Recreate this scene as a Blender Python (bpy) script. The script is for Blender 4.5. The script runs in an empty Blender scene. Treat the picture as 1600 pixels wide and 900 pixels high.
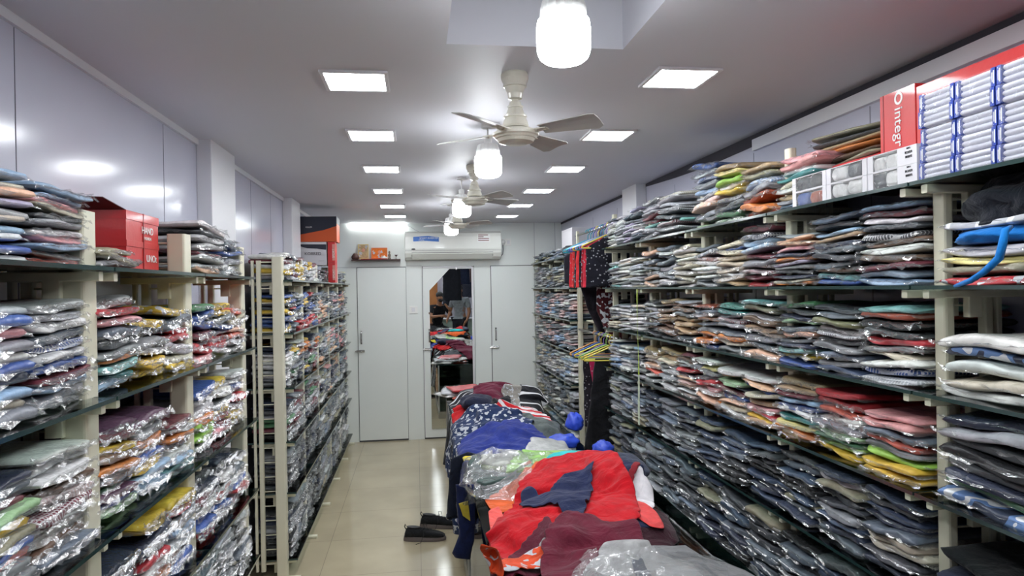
import bpy, math, random
import numpy as np
from mathutils import Vector, Matrix, noise, Euler
R = math.radians
sc = bpy.context.scene
col = sc.collection

# ---------------------------------------------------------------- camera
FPX = 1077.0
YAW, PITCH, ROLL = R(7.903), R(-0.086), R(1.0)
CAM = Vector((0, 0, 1.7))
fw = Vector((math.sin(YAW)*math.cos(PITCH), math.cos(YAW)*math.cos(PITCH), math.sin(PITCH)))
rt0 = Vector((math.cos(YAW), -math.sin(YAW), 0)); up0 = rt0.cross(fw)
rt = rt0*math.cos(ROLL) - up0*math.sin(ROLL); up = up0*math.cos(ROLL) + rt0*math.sin(ROLL)
cd = bpy.data.cameras.new('camera'); cam = bpy.data.objects.new('camera', cd); col.objects.link(cam)
cd.sensor_width = 36; cd.lens = 36*FPX/1600; cd.clip_start = .02; cd.clip_end = 60
m = Matrix((rt, up, -fw)).transposed().to_4x4(); m.translation = CAM
cam.matrix_world = m
sc.camera = cam
def at(x, y, z):                       # point of the horizontal plane z that the photograph shows at x, y
    d = rt*((x-800)/FPX) + up*((450-y)/FPX) + fw
    return CAM + d*((z-CAM.z)/d.z)

# ---------------------------------------------------------------- world and exposure
w = bpy.data.worlds.new('world'); sc.world = w; w.use_nodes = True
w.node_tree.nodes['Background'].inputs[0].default_value = (.75, .82, 1, 1)
w.node_tree.nodes['Background'].inputs[1].default_value = .5
sc.view_settings.view_transform = 'Standard'; sc.view_settings.look = 'None'
sc.view_settings.gamma = 1; sc.view_settings.use_curve_mapping = False
sc.view_settings.exposure = 1.32
sc.cycles.max_bounces = 8; sc.cycles.transparent_max_bounces = 24; sc.cycles.diffuse_bounces = 4
sc.cycles.glossy_bounces = 4; sc.cycles.transmission_bounces = 4; sc.cycles.sample_clamp_indirect = 4
sc.cycles.caustics_reflective = False; sc.cycles.caustics_refractive = False
PANEL_W, BULB_W, STRIP_W = 19.0, 17.0, 8.0

# ---------------------------------------------------------------- materials
def lin(c): return tuple((v/12.92 if v <= .04045 else ((v+.055)/1.055)**2.4) for v in c)
def rgb(r, g, b): return lin((r/255, g/255, b/255))
def mat(name, c, rough=.5, metal=0, coat=0, spec=.5, bump=0, bscale=40, var=0, vscale=8, emit=0, sheen=0):
    m = bpy.data.materials.new(name); m.use_nodes = True
    N = m.node_tree.nodes; L = m.node_tree.links; b = N['Principled BSDF']
    b.inputs['Base Color'].default_value = (*c, 1); b.inputs['Roughness'].default_value = rough
    b.inputs['Metallic'].default_value = metal; b.inputs['Coat Weight'].default_value = coat
    b.inputs['Coat Roughness'].default_value = .08; b.inputs['Specular IOR Level'].default_value = spec
    b.inputs['Sheen Weight'].default_value = sheen
    if emit: b.inputs['Emission Color'].default_value = (*c, 1); b.inputs['Emission Strength'].default_value = emit
    if bump or var:
        tc = N.new('ShaderNodeTexCoord')
    if var:
        n = N.new('ShaderNodeTexNoise'); n.inputs['Scale'].default_value = vscale; n.inputs['Detail'].default_value = 5
        L.new(tc.outputs['Object'], n.inputs['Vector'])
        r = N.new('ShaderNodeMapRange'); r.inputs['From Min'].default_value = .3; r.inputs['From Max'].default_value = .7
        r.inputs['To Min'].default_value = 1-var; r.inputs['To Max'].default_value = 1+var
        L.new(n.outputs['Fac'], r.inputs['Value'])
        h = N.new('ShaderNodeVectorMath'); h.operation = 'SCALE'; h.inputs[0].default_value = c
        L.new(r.outputs[0], h.inputs['Scale']); L.new(h.outputs[0], b.inputs['Base Color'])
    if bump:
        n = N.new('ShaderNodeTexNoise'); n.inputs['Scale'].default_value = bscale; n.inputs['Detail'].default_value = 4
        L.new(tc.outputs['Object'], n.inputs['Vector'])
        bp = N.new('ShaderNodeBump'); bp.inputs['Strength'].default_value = bump; bp.inputs['Distance'].default_value = .01
        L.new(n.outputs['Fac'], bp.inputs['Height']); L.new(bp.outputs[0], b.inputs['Normal'])
    return m
def lamp_mat(name, c, s):
    m = bpy.data.materials.new(name); m.use_nodes = True; N = m.node_tree.nodes; N.clear()
    e = N.new('ShaderNodeEmission'); e.inputs[0].default_value = (*c, 1); e.inputs[1].default_value = s
    o = N.new('ShaderNodeOutputMaterial'); m.node_tree.links.new(e.outputs[0], o.inputs[0]); return m
def film_mat(name, base=.05, gain=1.3, rough=.1, haze=.05, bs=.6, scale=38, tint=(1, 1, 1), cap=.22):
    m = bpy.data.materials.new(name); m.use_nodes = True; N = m.node_tree.nodes; L = m.node_tree.links; N.clear()
    tc = N.new('ShaderNodeTexCoord')
    n = N.new('ShaderNodeTexNoise'); n.inputs['Scale'].default_value = scale; n.inputs['Detail'].default_value = 3; n.inputs['Distortion'].default_value = 1.2
    L.new(tc.outputs['Object'], n.inputs['Vector'])
    bp = N.new('ShaderNodeBump'); bp.inputs['Strength'].default_value = bs; bp.inputs['Distance'].default_value = .008
    L.new(n.outputs['Fac'], bp.inputs['Height'])
    fr = N.new('ShaderNodeFresnel'); fr.inputs['IOR'].default_value = 1.5; L.new(bp.outputs[0], fr.inputs['Normal'])
    ma = N.new('ShaderNodeMath'); ma.operation = 'MULTIPLY_ADD'; ma.inputs[1].default_value = gain; ma.inputs[2].default_value = base; ma.use_clamp = True
    L.new(fr.outputs[0], ma.inputs[0]); mn = N.new('ShaderNodeMath'); mn.operation = 'MINIMUM'; mn.inputs[1].default_value = cap; L.new(ma.outputs[0], mn.inputs[0]); ma = mn
    t = N.new('ShaderNodeBsdfTransparent'); t.inputs[0].default_value = (*tint, 1)
    g = N.new('ShaderNodeBsdfGlossy'); g.inputs['Roughness'].default_value = rough; L.new(bp.outputs[0], g.inputs['Normal'])
    d = N.new('ShaderNodeBsdfDiffuse'); d.inputs[0].default_value = (.8, .82, .84, 1)
    m1 = N.new('ShaderNodeMixShader'); m1.inputs[0].default_value = haze; L.new(t.outputs[0], m1.inputs[1]); L.new(d.outputs[0], m1.inputs[2])
    m2 = N.new('ShaderNodeMixShader'); L.new(ma.outputs[0], m2.inputs[0]); L.new(m1.outputs[0], m2.inputs[1]); L.new(g.outputs[0], m2.inputs[2])
    o = N.new('ShaderNodeOutputMaterial'); L.new(m2.outputs[0], o.inputs[0]); return m
def cloth_mat(name, pattern='plain', wrapped=True, attr=False):
    """fabric whose colour is the object's own colour; wrapped: clear plastic clings to it"""
    m = bpy.data.materials.new(name); m.use_nodes = True; N = m.node_tree.nodes; L = m.node_tree.links; b = N['Principled BSDF']
    oi = N.new('ShaderNodeObjectInfo'); tc = N.new('ShaderNodeTexCoord')
    src = oi.outputs['Color']
    if attr:
        a = N.new('ShaderNodeAttribute'); a.attribute_name = 'Col'; src = a.outputs['Color']
    add = N.new('ShaderNodeVectorMath'); add.operation = 'MULTIPLY_ADD'
    cx = N.new('ShaderNodeCombineXYZ'); L.new(oi.outputs['Random'], cx.inputs[0]); L.new(oi.outputs['Random'], cx.inputs[1])
    add.inputs[1].default_value = (7, 13, 5); L.new(cx.outputs[0], add.inputs[0]); L.new(tc.outputs['Object'], add.inputs[2])
    vec = add.outputs[0]
    n = N.new('ShaderNodeTexNoise'); n.inputs['Scale'].default_value = 22; n.inputs['Detail'].default_value = 4; L.new(vec, n.inputs['Vector'])
    mr = N.new('ShaderNodeMapRange'); mr.inputs['From Min'].default_value = .3; mr.inputs['From Max'].default_value = .7; mr.inputs['To Min'].default_value = .8; mr.inputs['To Max'].default_value = 1.15
    L.new(n.outputs['Fac'], mr.inputs['Value'])
    sc_ = N.new('ShaderNodeVectorMath'); sc_.operation = 'SCALE'; L.new(src, sc_.inputs[0]); L.new(mr.outputs[0], sc_.inputs['Scale'])
    out = sc_.outputs[0]
    if pattern in ('check', 'stripe', 'rw'):
        facs = []
        for dirn in (('X', 'Y') if pattern == 'check' else ('Y',)):
            wv = N.new('ShaderNodeTexWave'); wv.bands_direction = dirn; wv.inputs['Scale'].default_value = {'check': 26, 'stripe': 4, 'rw': 7}[pattern]; wv.inputs['Distortion'].default_value = {'check': .4, 'stripe': 1, 'rw': 4}[pattern]
            L.new(vec, wv.inputs['Vector'])
            cr = N.new('ShaderNodeMapRange'); cr.inputs['From Min'].default_value = {'check': .72, 'stripe': .9, 'rw': .45}[pattern]; cr.inputs['From Max'].default_value = {'check': .78, 'stripe': .93, 'rw': .5}[pattern]; L.new(wv.outputs['Fac'], cr.inputs['Value']); facs.append(cr.outputs[0])
        f = facs[0]
        if len(facs) > 1:
            mx = N.new('ShaderNodeMath'); mx.operation = 'MAXIMUM'; L.new(facs[0], mx.inputs[0]); L.new(facs[1], mx.inputs[1]); f = mx.outputs[0]
        mul = N.new('ShaderNodeMath'); mul.operation = 'MULTIPLY'; mul.inputs[1].default_value = .6 if pattern == 'check' else .95; L.new(f, mul.inputs[0])
        mi = N.new('ShaderNodeMix'); mi.data_type = 'RGBA'; L.new(mul.outputs[0], mi.inputs[0]); L.new(out, mi.inputs[6]); mi.inputs[7].default_value = (.75, .76, .78, 1); out = mi.outputs[2]
    if pattern in ('camo', 'print', 'floral'):
        v = N.new('ShaderNodeTexNoise'); v.inputs['Scale'].default_value = {'camo': 14, 'print': 32, 'floral': 30}[pattern]; v.inputs['Detail'].default_value = 1
        if pattern == 'floral':
            v = N.new('ShaderNodeTexVoronoi'); v.inputs['Scale'].default_value = 40
        L.new(vec, v.inputs['Vector'])
        cr = N.new('ShaderNodeValToRGB'); cr.color_ramp.interpolation = 'CONSTANT'; L.new(v.outputs[0], cr.inputs[0])
        e = cr.color_ramp.elements
        if pattern == 'camo':
            e[0].color = (.02, .03, .06, 1); e[1].position = .45; e[1].color = (.12, .22, .45, 1); x = e.new(.54); x.color = (.7, .72, .74, 1); x = e.new(.62); x.color = (.12, .22, .45, 1); out = cr.outputs[0]
        else:
            e[0].color = (1, 1, 1, 1) if pattern == 'floral' else (0, 0, 0, 1); e[1].position = .22 if pattern == 'floral' else .58; e[1].color = (0, 0, 0, 1) if pattern == 'floral' else (1, 1, 1, 1)
            mi = N.new('ShaderNodeMix'); mi.data_type = 'RGBA'; L.new(cr.outputs[0], mi.inputs[0]); L.new(out, mi.inputs[6]); mi.inputs[7].default_value = (.30, .30, .33, 1) if pattern == 'floral' else (.5, .52, .56, 1); out = mi.outputs[2]
    L.new(out, b.inputs['Base Color'])
    b.inputs['Roughness'].default_value = .85
    # weave / wrinkles
    bw = N.new('ShaderNodeTexNoise'); bw.inputs['Scale'].default_value = 60; bw.inputs['Detail'].default_value = 3; L.new(vec, bw.inputs['Vector'])
    bp = N.new('ShaderNodeBump'); bp.inputs['Strength'].default_value = .35; bp.inputs['Distance'].default_value = .004; L.new(bw.outputs['Fac'], bp.inputs['Height']); L.new(bp.outputs[0], b.inputs['Normal'])
    if wrapped:
        b.inputs['Coat Weight'].default_value = .65; b.inputs['Coat Roughness'].default_value = .15; b.inputs['Coat IOR'].default_value = 1.5
        cn = N.new('ShaderNodeTexNoise'); cn.inputs['Scale'].default_value = 30; cn.inputs['Detail'].default_value = 2.5; cn.inputs['Distortion'].default_value = 1.6; L.new(vec, cn.inputs['Vector'])
        cb = N.new('ShaderNodeBump'); cb.inputs['Strength'].default_value = .6; cb.inputs['Distance'].default_value = .012; L.new(cn.outputs['Fac'], cb.inputs['Height']); L.new(cb.outputs[0], b.inputs['Coat Normal'])
    else:
        b.inputs['Sheen Weight'].default_value = .1; b.inputs['Specular IOR Level'].default_value = .2
        bw.inputs['Scale'].default_value = 9; bw.inputs['Detail'].default_value = 5; bw.inputs['Distortion'].default_value = .8; bp.inputs['Strength'].default_value = .8; bp.inputs['Distance'].default_value = .035
    return m
M = {}
M['ceiling'] = mat('ceiling_paint', rgb(205, 205, 212), .55, var=.03, vscale=.8)
M['laminate'] = mat('wall_laminate', rgb(196, 197, 212), .16, spec=.6, bump=.05, bscale=2.2, var=.03, vscale=2)
M['backpanel'] = mat('white_laminate', rgb(228, 233, 230), .3, var=.02, vscale=2)
M['trim'] = mat('white_trim', rgb(222, 222, 226), .4)
M['gap'] = mat('gap_shade_paint', rgb(60, 58, 66), .9)  # dark tone standing in for the shade inside the ceiling gap
M['seam'] = mat('seam', rgb(120, 120, 132), .7)
M['seamdark'] = mat('door_gap', rgb(70, 74, 78), .7)
M['post'] = mat('cream_powder_coat', rgb(214, 210, 188), .42, var=.05, vscale=6)
M['chrome'] = mat('chrome', rgb(200, 200, 200), .2, metal=1)
M['darkmetal'] = mat('dark_metal', rgb(60, 60, 62), .35, metal=.8)
M['fan'] = mat('fan_enamel', rgb(222, 218, 204), .3, coat=.3)
M['fanblade'] = mat('fan_blade', rgb(188, 186, 184), .35)
M['ac'] = mat('ac_plastic', rgb(226, 228, 222), .28, coat=.2)
M['panel'] = lamp_mat('panel_light', (.93, .97, 1), PANEL_W)
M['bulb'] = lamp_mat('bulb_light', (.93, .97, 1), BULB_W)
M['strip'] = lamp_mat('strip_light', (.95, 1, .98), STRIP_W)
M['edge'] = mat('glass_edge', rgb(38, 60, 58), .15, coat=.4)
M['black'] = mat('black', (.012, .012, .014), .6)
M['white'] = mat('white_plastic', rgb(235, 235, 232), .35)
M['red'] = mat('red_card', rgb(205, 40, 42), .45, coat=.35, bump=.15, bscale=30)
M['orange'] = mat('orange_card', rgb(214, 90, 40), .45)
M['navycard'] = mat('navy_card', rgb(34, 38, 54), .45)
M['whitecard'] = mat('white_card', rgb(214, 212, 216), .5)
M['brown'] = mat('cardboard', rgb(168, 122, 70), .7)
M['film'] = film_mat('clear_film', base=.01, gain=.8, rough=.15, haze=.08, bs=.6, cap=.34)
M['bigfilm'] = film_mat('clear_bag_film', base=.02, gain=1.0, rough=.10, haze=.15, bs=.8, scale=16, cap=.6)
for p in ('plain', 'check', 'stripe', 'camo', 'print', 'floral', 'rw'):
    M['wrap_'+p] = cloth_mat('wrapped_'+p, p, True); M['cloth_'+p] = cloth_mat('cloth_'+p, p, False)
M['wrap_attr'] = cloth_mat('wrapped_many', 'plain', True, True)
def glass_mat():
    m = bpy.data.materials.new('green_glass'); m.use_nodes = True; N = m.node_tree.nodes; L = m.node_tree.links; N.clear()
    fr = N.new('ShaderNodeFresnel'); fr.inputs['IOR'].default_value = 1.5
    t = N.new('ShaderNodeBsdfTransparent'); t.inputs[0].default_value = (.74, .84, .81, 1)
    g = N.new('ShaderNodeBsdfGlossy'); g.inputs['Roughness'].default_value = .03
    x = N.new('ShaderNodeMixShader'); L.new(fr.outputs[0], x.inputs[0]); L.new(t.outputs[0], x.inputs[1]); L.new(g.outputs[0], x.inputs[2])
    o = N.new('ShaderNodeOutputMaterial'); L.new(x.outputs[0], o.inputs[0]); return m
M['glass'] = glass_mat()
def floor_mat():
    m = bpy.data.materials.new('floor_tile'); m.use_nodes = True; N = m.node_tree.nodes; L = m.node_tree.links; b = N['Principled BSDF']
    tc = N.new('ShaderNodeTexCoord'); br = N.new('ShaderNodeTexBrick'); L.new(tc.outputs['Object'], br.inputs['Vector'])
    br.offset = 0; br.squash = 1; br.inputs['Scale'].default_value = 1; br.inputs['Brick Width'].default_value = .6; br.inputs['Row Height'].default_value = .6; br.inputs['Mortar Size'].default_value = .0018; br.inputs['Mortar Smooth'].default_value = .1
    c = rgb(188, 176, 148); br.inputs['Color1'].default_value = (*c, 1); br.inputs['Color2'].default_value = (*[v*.96 for v in c], 1); br.inputs['Mortar'].default_value = (*rgb(150, 140, 122), 1)
    n = N.new('ShaderNodeTexNoise'); n.inputs['Scale'].default_value = 3; n.inputs['Detail'].default_value = 6; L.new(tc.outputs['Object'], n.inputs['Vector'])
    mr = N.new('ShaderNodeMapRange'); mr.inputs['From Min'].default_value = .3; mr.inputs['From Max'].default_value = .7; mr.inputs['To Min'].default_value = .9; mr.inputs['To Max'].default_value = 1.05; L.new(n.outputs['Fac'], mr.inputs['Value'])
    s = N.new('ShaderNodeVectorMath'); s.operation = 'SCALE'; L.new(br.outputs['Color'], s.inputs[0]); L.new(mr.outputs[0], s.inputs['Scale']); L.new(s.outputs[0], b.inputs['Base Color'])
    b.inputs['Roughness'].default_value = .13; b.inputs['Specular IOR Level'].default_value = .55
    return m
M['floor'] = floor_mat()
def mirror_mat():
    m = bpy.data.materials.new('mirror_silver'); m.use_nodes = True; N = m.node_tree.nodes; N.clear()
    g = N.new('ShaderNodeBsdfGlossy'); g.inputs[0].default_value = (.82, .85, .84, 1); g.inputs['Roughness'].default_value = .0
    o = N.new('ShaderNodeOutputMaterial'); m.node_tree.links.new(g.outputs[0], o.inputs[0]); return m
M['mirror'] = mirror_mat()
PM = {}
def paint(r, g, b, rough=.5, **k):
    key = (r, g, b, rough)
    if key not in PM: PM[key] = mat('paint_%d_%d_%d' % (r, g, b), rgb(r, g, b), rough, **k)
    return PM[key]

# ---------------------------------------------------------------- mesh helpers
class MB:
    def __init__(s): s.v = []; s.f = []; s.mi = []
    def add(s, v, f, mi=0):
        o = len(s.v); s.v += [tuple(p) for p in v]; s.f += [tuple(i+o for i in q) for q in f]; s.mi += [mi]*len(f); return s
    def box(s, x0, x1, y0, y1, z0, z1, c=0, mi=0):
        """box, its four edges along the longest side chamfered by c"""
        if c <= 0:
            v = [(x, y, z) for x in (x0, x1) for y in (y0, y1) for z in (z0, z1)]
            return s.add(v, [(0, 1, 3, 2), (4, 6, 7, 5), (0, 4, 5, 1), (2, 3, 7, 6), (0, 2, 6, 4), (1, 5, 7, 3)], mi)
        d = [x1-x0, y1-y0, z1-z0]; ax = d.index(max(d)); a, b = [i for i in range(3) if i != ax]
        lo = [x0, y0, z0]; hi = [x1, y1, z1]; c = min(c, d[a]/2.01, d[b]/2.01)
        pts = []
        for (pa, pb, sa, sb) in ((lo[a], lo[b], 1, 1), (hi[a], lo[b], -1, 1), (hi[a], hi[b], -1, -1), (lo[a], hi[b], 1, -1)):
            q = [(pa, pb+sb*c), (pa+sa*c*.3, pb+sb*c*.3), (pa+sa*c, pb)]
            if sa*sb < 0: q.reverse()
            pts += q
        v = []
        for e in (lo[ax], hi[ax]):
            for p in pts:
                t = [0, 0, 0]; t[ax] = e; t[a], t[b] = p; v.append(t)
        n = len(pts); f = [(i, (i+1) % n, n+(i+1) % n, n+i) for i in range(n)] + [tuple(range(n))[::-1], tuple(range(n, 2*n))]
        return s.add(v, f, mi)
    def tube(s, pts, r, k=8, mi=0, closed=False):
        pts = [Vector(p) for p in pts]; n = len(pts); v = []; f = []; prev = None
        for i, p in enumerate(pts):
            a = pts[(i-1) % n] if closed or i else p; b = pts[(i+1) % n] if closed or i < n-1 else p
            t = (b-a).normalized()
            if prev is None: prev = Vector((0, 0, 1)) if abs(t.z) < .9 else Vector((1, 0, 0))
            u = (prev - t*prev.dot(t)).normalized(); prev = u; w_ = t.cross(u)
            rr = r[i] if isinstance(r, (list, tuple)) else r
            v += [p + (u*math.cos(2*math.pi*j/k) + w_*math.sin(2*math.pi*j/k))*rr for j in range(k)]
        m_ = n if closed else n-1
        for i in range(m_):
            for j in range(k):
                a, b = i*k, ((i+1) % n)*k
                f.append((a+j, a+(j+1) % k, b+(j+1) % k, b+j))
        if not closed: f += [tuple(range(k))[::-1], tuple(range((n-1)*k, n*k))]
        return s.add(v, f, mi)
    def lathe(s, prof, k=24, c=(0, 0, 0), mi=0):
        v = []; f = []
        for (r, z) in prof: v += [(c[0]+r*math.cos(2*math.pi*j/k), c[1]+r*math.sin(2*math.pi*j/k), c[2]+z) for j in range(k)]
        for i in range(len(prof)-1):
            for j in range(k): f.append((i*k+j, i*k+(j+1) % k, (i+1)*k+(j+1) % k, (i+1)*k+j))
        f += [tuple(range(k))[::-1], tuple(range((len(prof)-1)*k, len(prof)*k))]
        return s.add(v, f, mi)
    def mesh(s, name, mats, smooth=False):
        me = bpy.data.meshes.new(name); me.from_pydata(s.v, [], s.f)
        for q in (mats if isinstance(mats, (list, tuple)) else [mats]): me.materials.append(q)
        me.polygons.foreach_set('material_index', s.mi)
        if smooth: me.polygons.foreach_set('use_smooth', [True]*len(s.f))
        me.update(); return me
    def build(s, name, mats, parent=None, smooth=False, loc=None):
        o = bpy.data.objects.new(name, s.mesh(name, mats, smooth)); col.objects.link(o)
        if parent: o.parent = parent
        if loc: o.location = loc
        return o
def tag(o, label=None, cat=None, group=None, kind=None):
    if label: o['label'] = label
    if cat: o['category'] = cat
    if group: o['group'] = group
    if kind: o['kind'] = kind
    return o
def empty(name, loc=(0, 0, 0), rz=0):
    o = bpy.data.objects.new(name, None); col.objects.link(o); o.location = loc; o.rotation_euler.z = rz; o.empty_display_size = .1; return o
def struct(mb, name, m): return tag(mb.build(name, m), kind='structure')
def part_label(o, t): o['label'] = t; return o
def clone(o, parent=None):
    c = o.copy(); col.objects.link(c)
    if parent: c.parent = parent
    for ch in o.children: clone(ch, c)
    return c
def words(s, size, name, m, parent, loc, rot, extrude=.0006, align='CENTER'):
    cu = bpy.data.curves.new(name, 'FONT'); cu.body = s; cu.size = size; cu.extrude = extrude; cu.align_x = align; cu.align_y = 'CENTER'
    cu.materials.append(m); tmp = bpy.data.objects.new(name, cu); me = bpy.data.meshes.new_from_object(tmp); bpy.data.objects.remove(tmp); bpy.data.curves.remove(cu)
    o = bpy.data.objects.new(name, me); col.objects.link(o); o.parent = parent; o.location = loc; o.rotation_euler = rot; return o
# ================================================================ the room
XL, XR, YB, YF, ZC = -1.04, 1.68, 7.846, -3.0, 2.438
struct(MB().box(XL-.1, XR+.1, YF-.1, YB+.1, -.1, 0), 'floor', M['floor'])
RX0, RX1, RY0, RY1, RZ = .103, .654, 1.0, 2.09, 2.80     # raised hatch in the ceiling
b = MB()
b.box(XL-.1, RX0, YF-.1, YB+.1, ZC, ZC+.03); b.box(RX1, XR+.1, YF-.1, YB+.1, ZC, ZC+.03)
b.box(RX0, RX1, RY1, YB+.1, ZC, ZC+.03); b.box(RX0, RX1, YF-.1, RY0, ZC, ZC+.03)
b.box(RX0-.03, RX0, RY0, RY1, ZC+.03, RZ); b.box(RX1, RX1+.03, RY0, RY1, ZC+.03, RZ)
b.box(RX0-.03, RX1+.03, RY1, RY1+.03, ZC+.03, RZ); b.box(RX0-.03, RX1+.03, RY0-.03, RY0, ZC+.03, RZ)
b.box(RX0-.03, RX1+.03, RY0-.03, RY1+.03, RZ, RZ+.03)
struct(b, 'ceiling', M['ceiling'])
struct(MB().box(XL-.1, XL, YF, YB, 0, ZC), 'wall_left', M['laminate'])
struct(MB().box(XR, XR+.1, YF, YB, 0, ZC), 'wall_right', M['laminate'])
struct(MB().box(XL-.1, XR+.1, YB, YB+.1, 0, ZC), 'wall_back', M['backpanel'])
struct(MB().box(XL-.1, XR+.1, YF-.1, YF, 0, ZC), 'wall_front', M['laminate'])
struct(MB().box(XL, -.97, 3.5, 3.94, 0, ZC, .004), 'column', M['trim'])
struct(MB().box(XL, -.968, 5.66, 6.06, 0, ZC, .004), 'column', M['trim'])
struct(MB().box(1.60, XR, 4.86, 5.2, 0, ZC, .004), 'column', M['trim'])
# white strip along the top of the walls, dark strips at the right ceiling line painted as gap shade
b = MB()
for y0, y1 in ((YF, 3.5), (3.94, 5.66), (6.06, YB)): b.box(XL, XL+.012, y0, y1, ZC-.028, ZC)
struct(b, 'trim_left', M['trim'])
b = MB().box(XR-.02, XR, YF, 3.22, ZC-.085, ZC-.03); struct(b, 'trim_right', M['trim'])
b = MB().box(XR-.006, XR, YF, 3.22, ZC-.03, ZC-.002)
v = []
for y, d in ((3.22, .055), (3.8, .06), (4.3, .045), (4.86, .02)): v += [(XR-.006, y, ZC-.002-d), (XR-.006, y, ZC-.002), (XR, y, ZC-.002-d), (XR, y, ZC-.002)]
b.add(v, [(i, i+1, i+5, i+4) for i in (0, 4, 8)] + [(i, i+4, i+6, i+2) for i in (0, 4, 8)]); b.box(XR-.006, XR, 5.2, YB, ZC-.022, ZC-.002)
struct(b, 'trim_gap_shade', M['gap'])
b = MB()
for y in (-1.2, .1, 1.98, 3.06, 4.6, 5.2, 6.6): b.box(XL, XL+.0012, y, y+.003, .05, ZC-.03)
for y in (-1.2, .3, 1.5, 2.35, 3.24, 3.9, 4.3, 5.6, 6.4): b.box(XR-.0012, XR, y, y+.003, .05, ZC-.09)
struct(b, 'trim_seams', M['seam'])
b = MB()
for y in (1.95, 2.01, 3.03, 3.1, 3.44): b.lathe([(0.001, 0), (.004, .0), (.004, .002), (.001, .003)], 8, (0, 0, 0))
# back wall seams, doors
b = MB().box(1.357, 1.360, YB-.0015, YB, 1.95, ZC).box(XL, -.66, YB-.0015, YB, 1.949, 1.951).box(1.352, XR, YB-.0015, YB, 1.949, 1.951).box(-.113, .066, YB-.0015, YB, 1.956, 1.958).box(1.6, 1.603, YB-.0015, YB, 1.0, ZC)
struct(b, 'trim_back', M['seam'])
def door(n, x0, x1, hx, zb=.006, zt=1.949):
    t = empty('door_%d' % n, (x0, YB, 0)); t['kind'] = 'structure'
    w_ = x1-x0
    part_label(MB().box(0, w_, -.003, 0, 0, zt).build('door_gap', M['seamdark'], t), 'dark gap around the door')
    MB().box(.007, w_-.004, -.012, -.003, zb+.012, zt-.007, .002).build('door_leaf', M['backpanel'], t)
    # slide bolt and pull
    b = MB().box(hx-.035, hx+.055, -.017, -.012, 1.0, 1.028, .003); b.tube([(hx-.05, -.022, 1.014), (hx+.05, -.022, 1.014)], .006); b.tube([(hx+.02, -.022, 1.014), (hx+.02, -.05, 1.005)], .005)
    part_label(b.build('bolt', M['chrome'], t), 'chrome slide bolt')
    b = MB().box(hx+.012, hx+.030, -.015, -.012, 1.09, 1.24, .002); b.tube([(hx+.021, -.014, 1.11), (hx+.021, -.035, 1.12), (hx+.021, -.035, 1.21), (hx+.021, -.014, 1.22)], .006)
    part_label(b.build('door_handle', M['chrome'], t), 'upright chrome pull handle')
    return t
door(1, -.657, -.112, .02); d2 = door(2, .066, .655, .05); d3 = door(3, .842, 1.354, .03)
# mirror with its upper corner cut off, on the middle door
mx0, mx1, mz0, mz1 = .146, .622, .113, 1.917
poly = [(mx0, mz0), (mx1, mz0), (mx1, mz1), (.374, mz1), (mx0, 1.676)]
t = empty('wall_mirror', (0, YB-.012, 0)); tag(t, 'tall door mirror with its upper corner cut off, beside a slim white frame', 'mirror')
n = len(poly); v = [(x, -.006, z) for x, z in poly] + [(x, 0, z) for x, z in poly]
MB().add(v, [tuple(range(n))[::1], tuple(range(n, 2*n))[::-1]] + [(i, i+n, (i+1) % n+n, (i+1) % n) for i in range(n)]).build('mirror_glass', M['mirror'], t)
b = MB().box(mx1, mx1+.022, -.012, 0, mz0-.03, mz1+.03, .003).box(mx0-.075, mx0-.070, -.004, 0, .02, 1.93).box(mx0-.07, mx1+.022, -.012, 0, mz1+.012, mz1+.03, .003)
b.build('mirror_frame', M['trim'], t)
b = MB()
for x, z in ((mx0-.002, 1.42), (mx1+.004, 1.46), (.45, mz1+.004)): b.tube([(x, -.010, z), (x, -.001, z)], .012, 12)
b.build('mirror_clip', M['chrome'], t)

# ================================================================ lamps of the place
def ceiling_light(x, y, lab, s=.2):
    t = empty('ceiling_light', (x, y, ZC)); tag(t, lab, 'ceiling light', 'square ceiling lights')
    h = s/2
    b = MB()
    for a in ((-h-.014, h+.014, -h-.014, -h), (-h-.014, h+.014, h, h+.014), (-h-.014, -h, -h, h), (h, h+.014, -h, h)): b.box(*a, -.010, 0, .002)
    b.build('frame', M['trim'], t)
    b = MB().box(-h, h, -h, h, -.007, -.003); b.build('diffuser', M['panel'], t)
ords = ['first', 'second', 'third', 'fourth', 'fifth', 'sixth', 'seventh', 'eighth', 'ninth', 'tenth', 'eleventh', 'twelfth', 'thirteenth', 'fourteenth', 'fifteenth', 'sixteenth', 'seventeenth', 'eighteenth', 'nineteenth', 'twentieth', 'twenty-first', 'twenty-second', 'twenty-third', 'twenty-fourth', 'twenty-fifth', 'twenty-sixth', 'twenty-seventh', 'twenty-eighth', 'twenty-ninth', 'thirtieth']
for i, y in enumerate((2.478, 3.342, 4.276, 5.231, 6.195, 7.05)): ceiling_light(-.197, y, 'square white ceiling light, %s from the camera in the row above the open aisle' % ords[i])
for i, y in enumerate((2.35, 3.275, 4.234, 5.198, 6.133, 7.06)): ceiling_light(.94, y, 'square white ceiling light, %s from the camera in the row by the loaded wall' % ords[i])
for x in (-.197, .94):
    for y in (1.45, .5, -.5, -1.5, -2.4): ceiling_light(x, y, 'square white ceiling light behind the camera, %s back in the row above the %s' % (ords[int(round((1.45-y)/.98))], 'open aisle' if x < 0 else 'loaded wall'))
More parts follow.
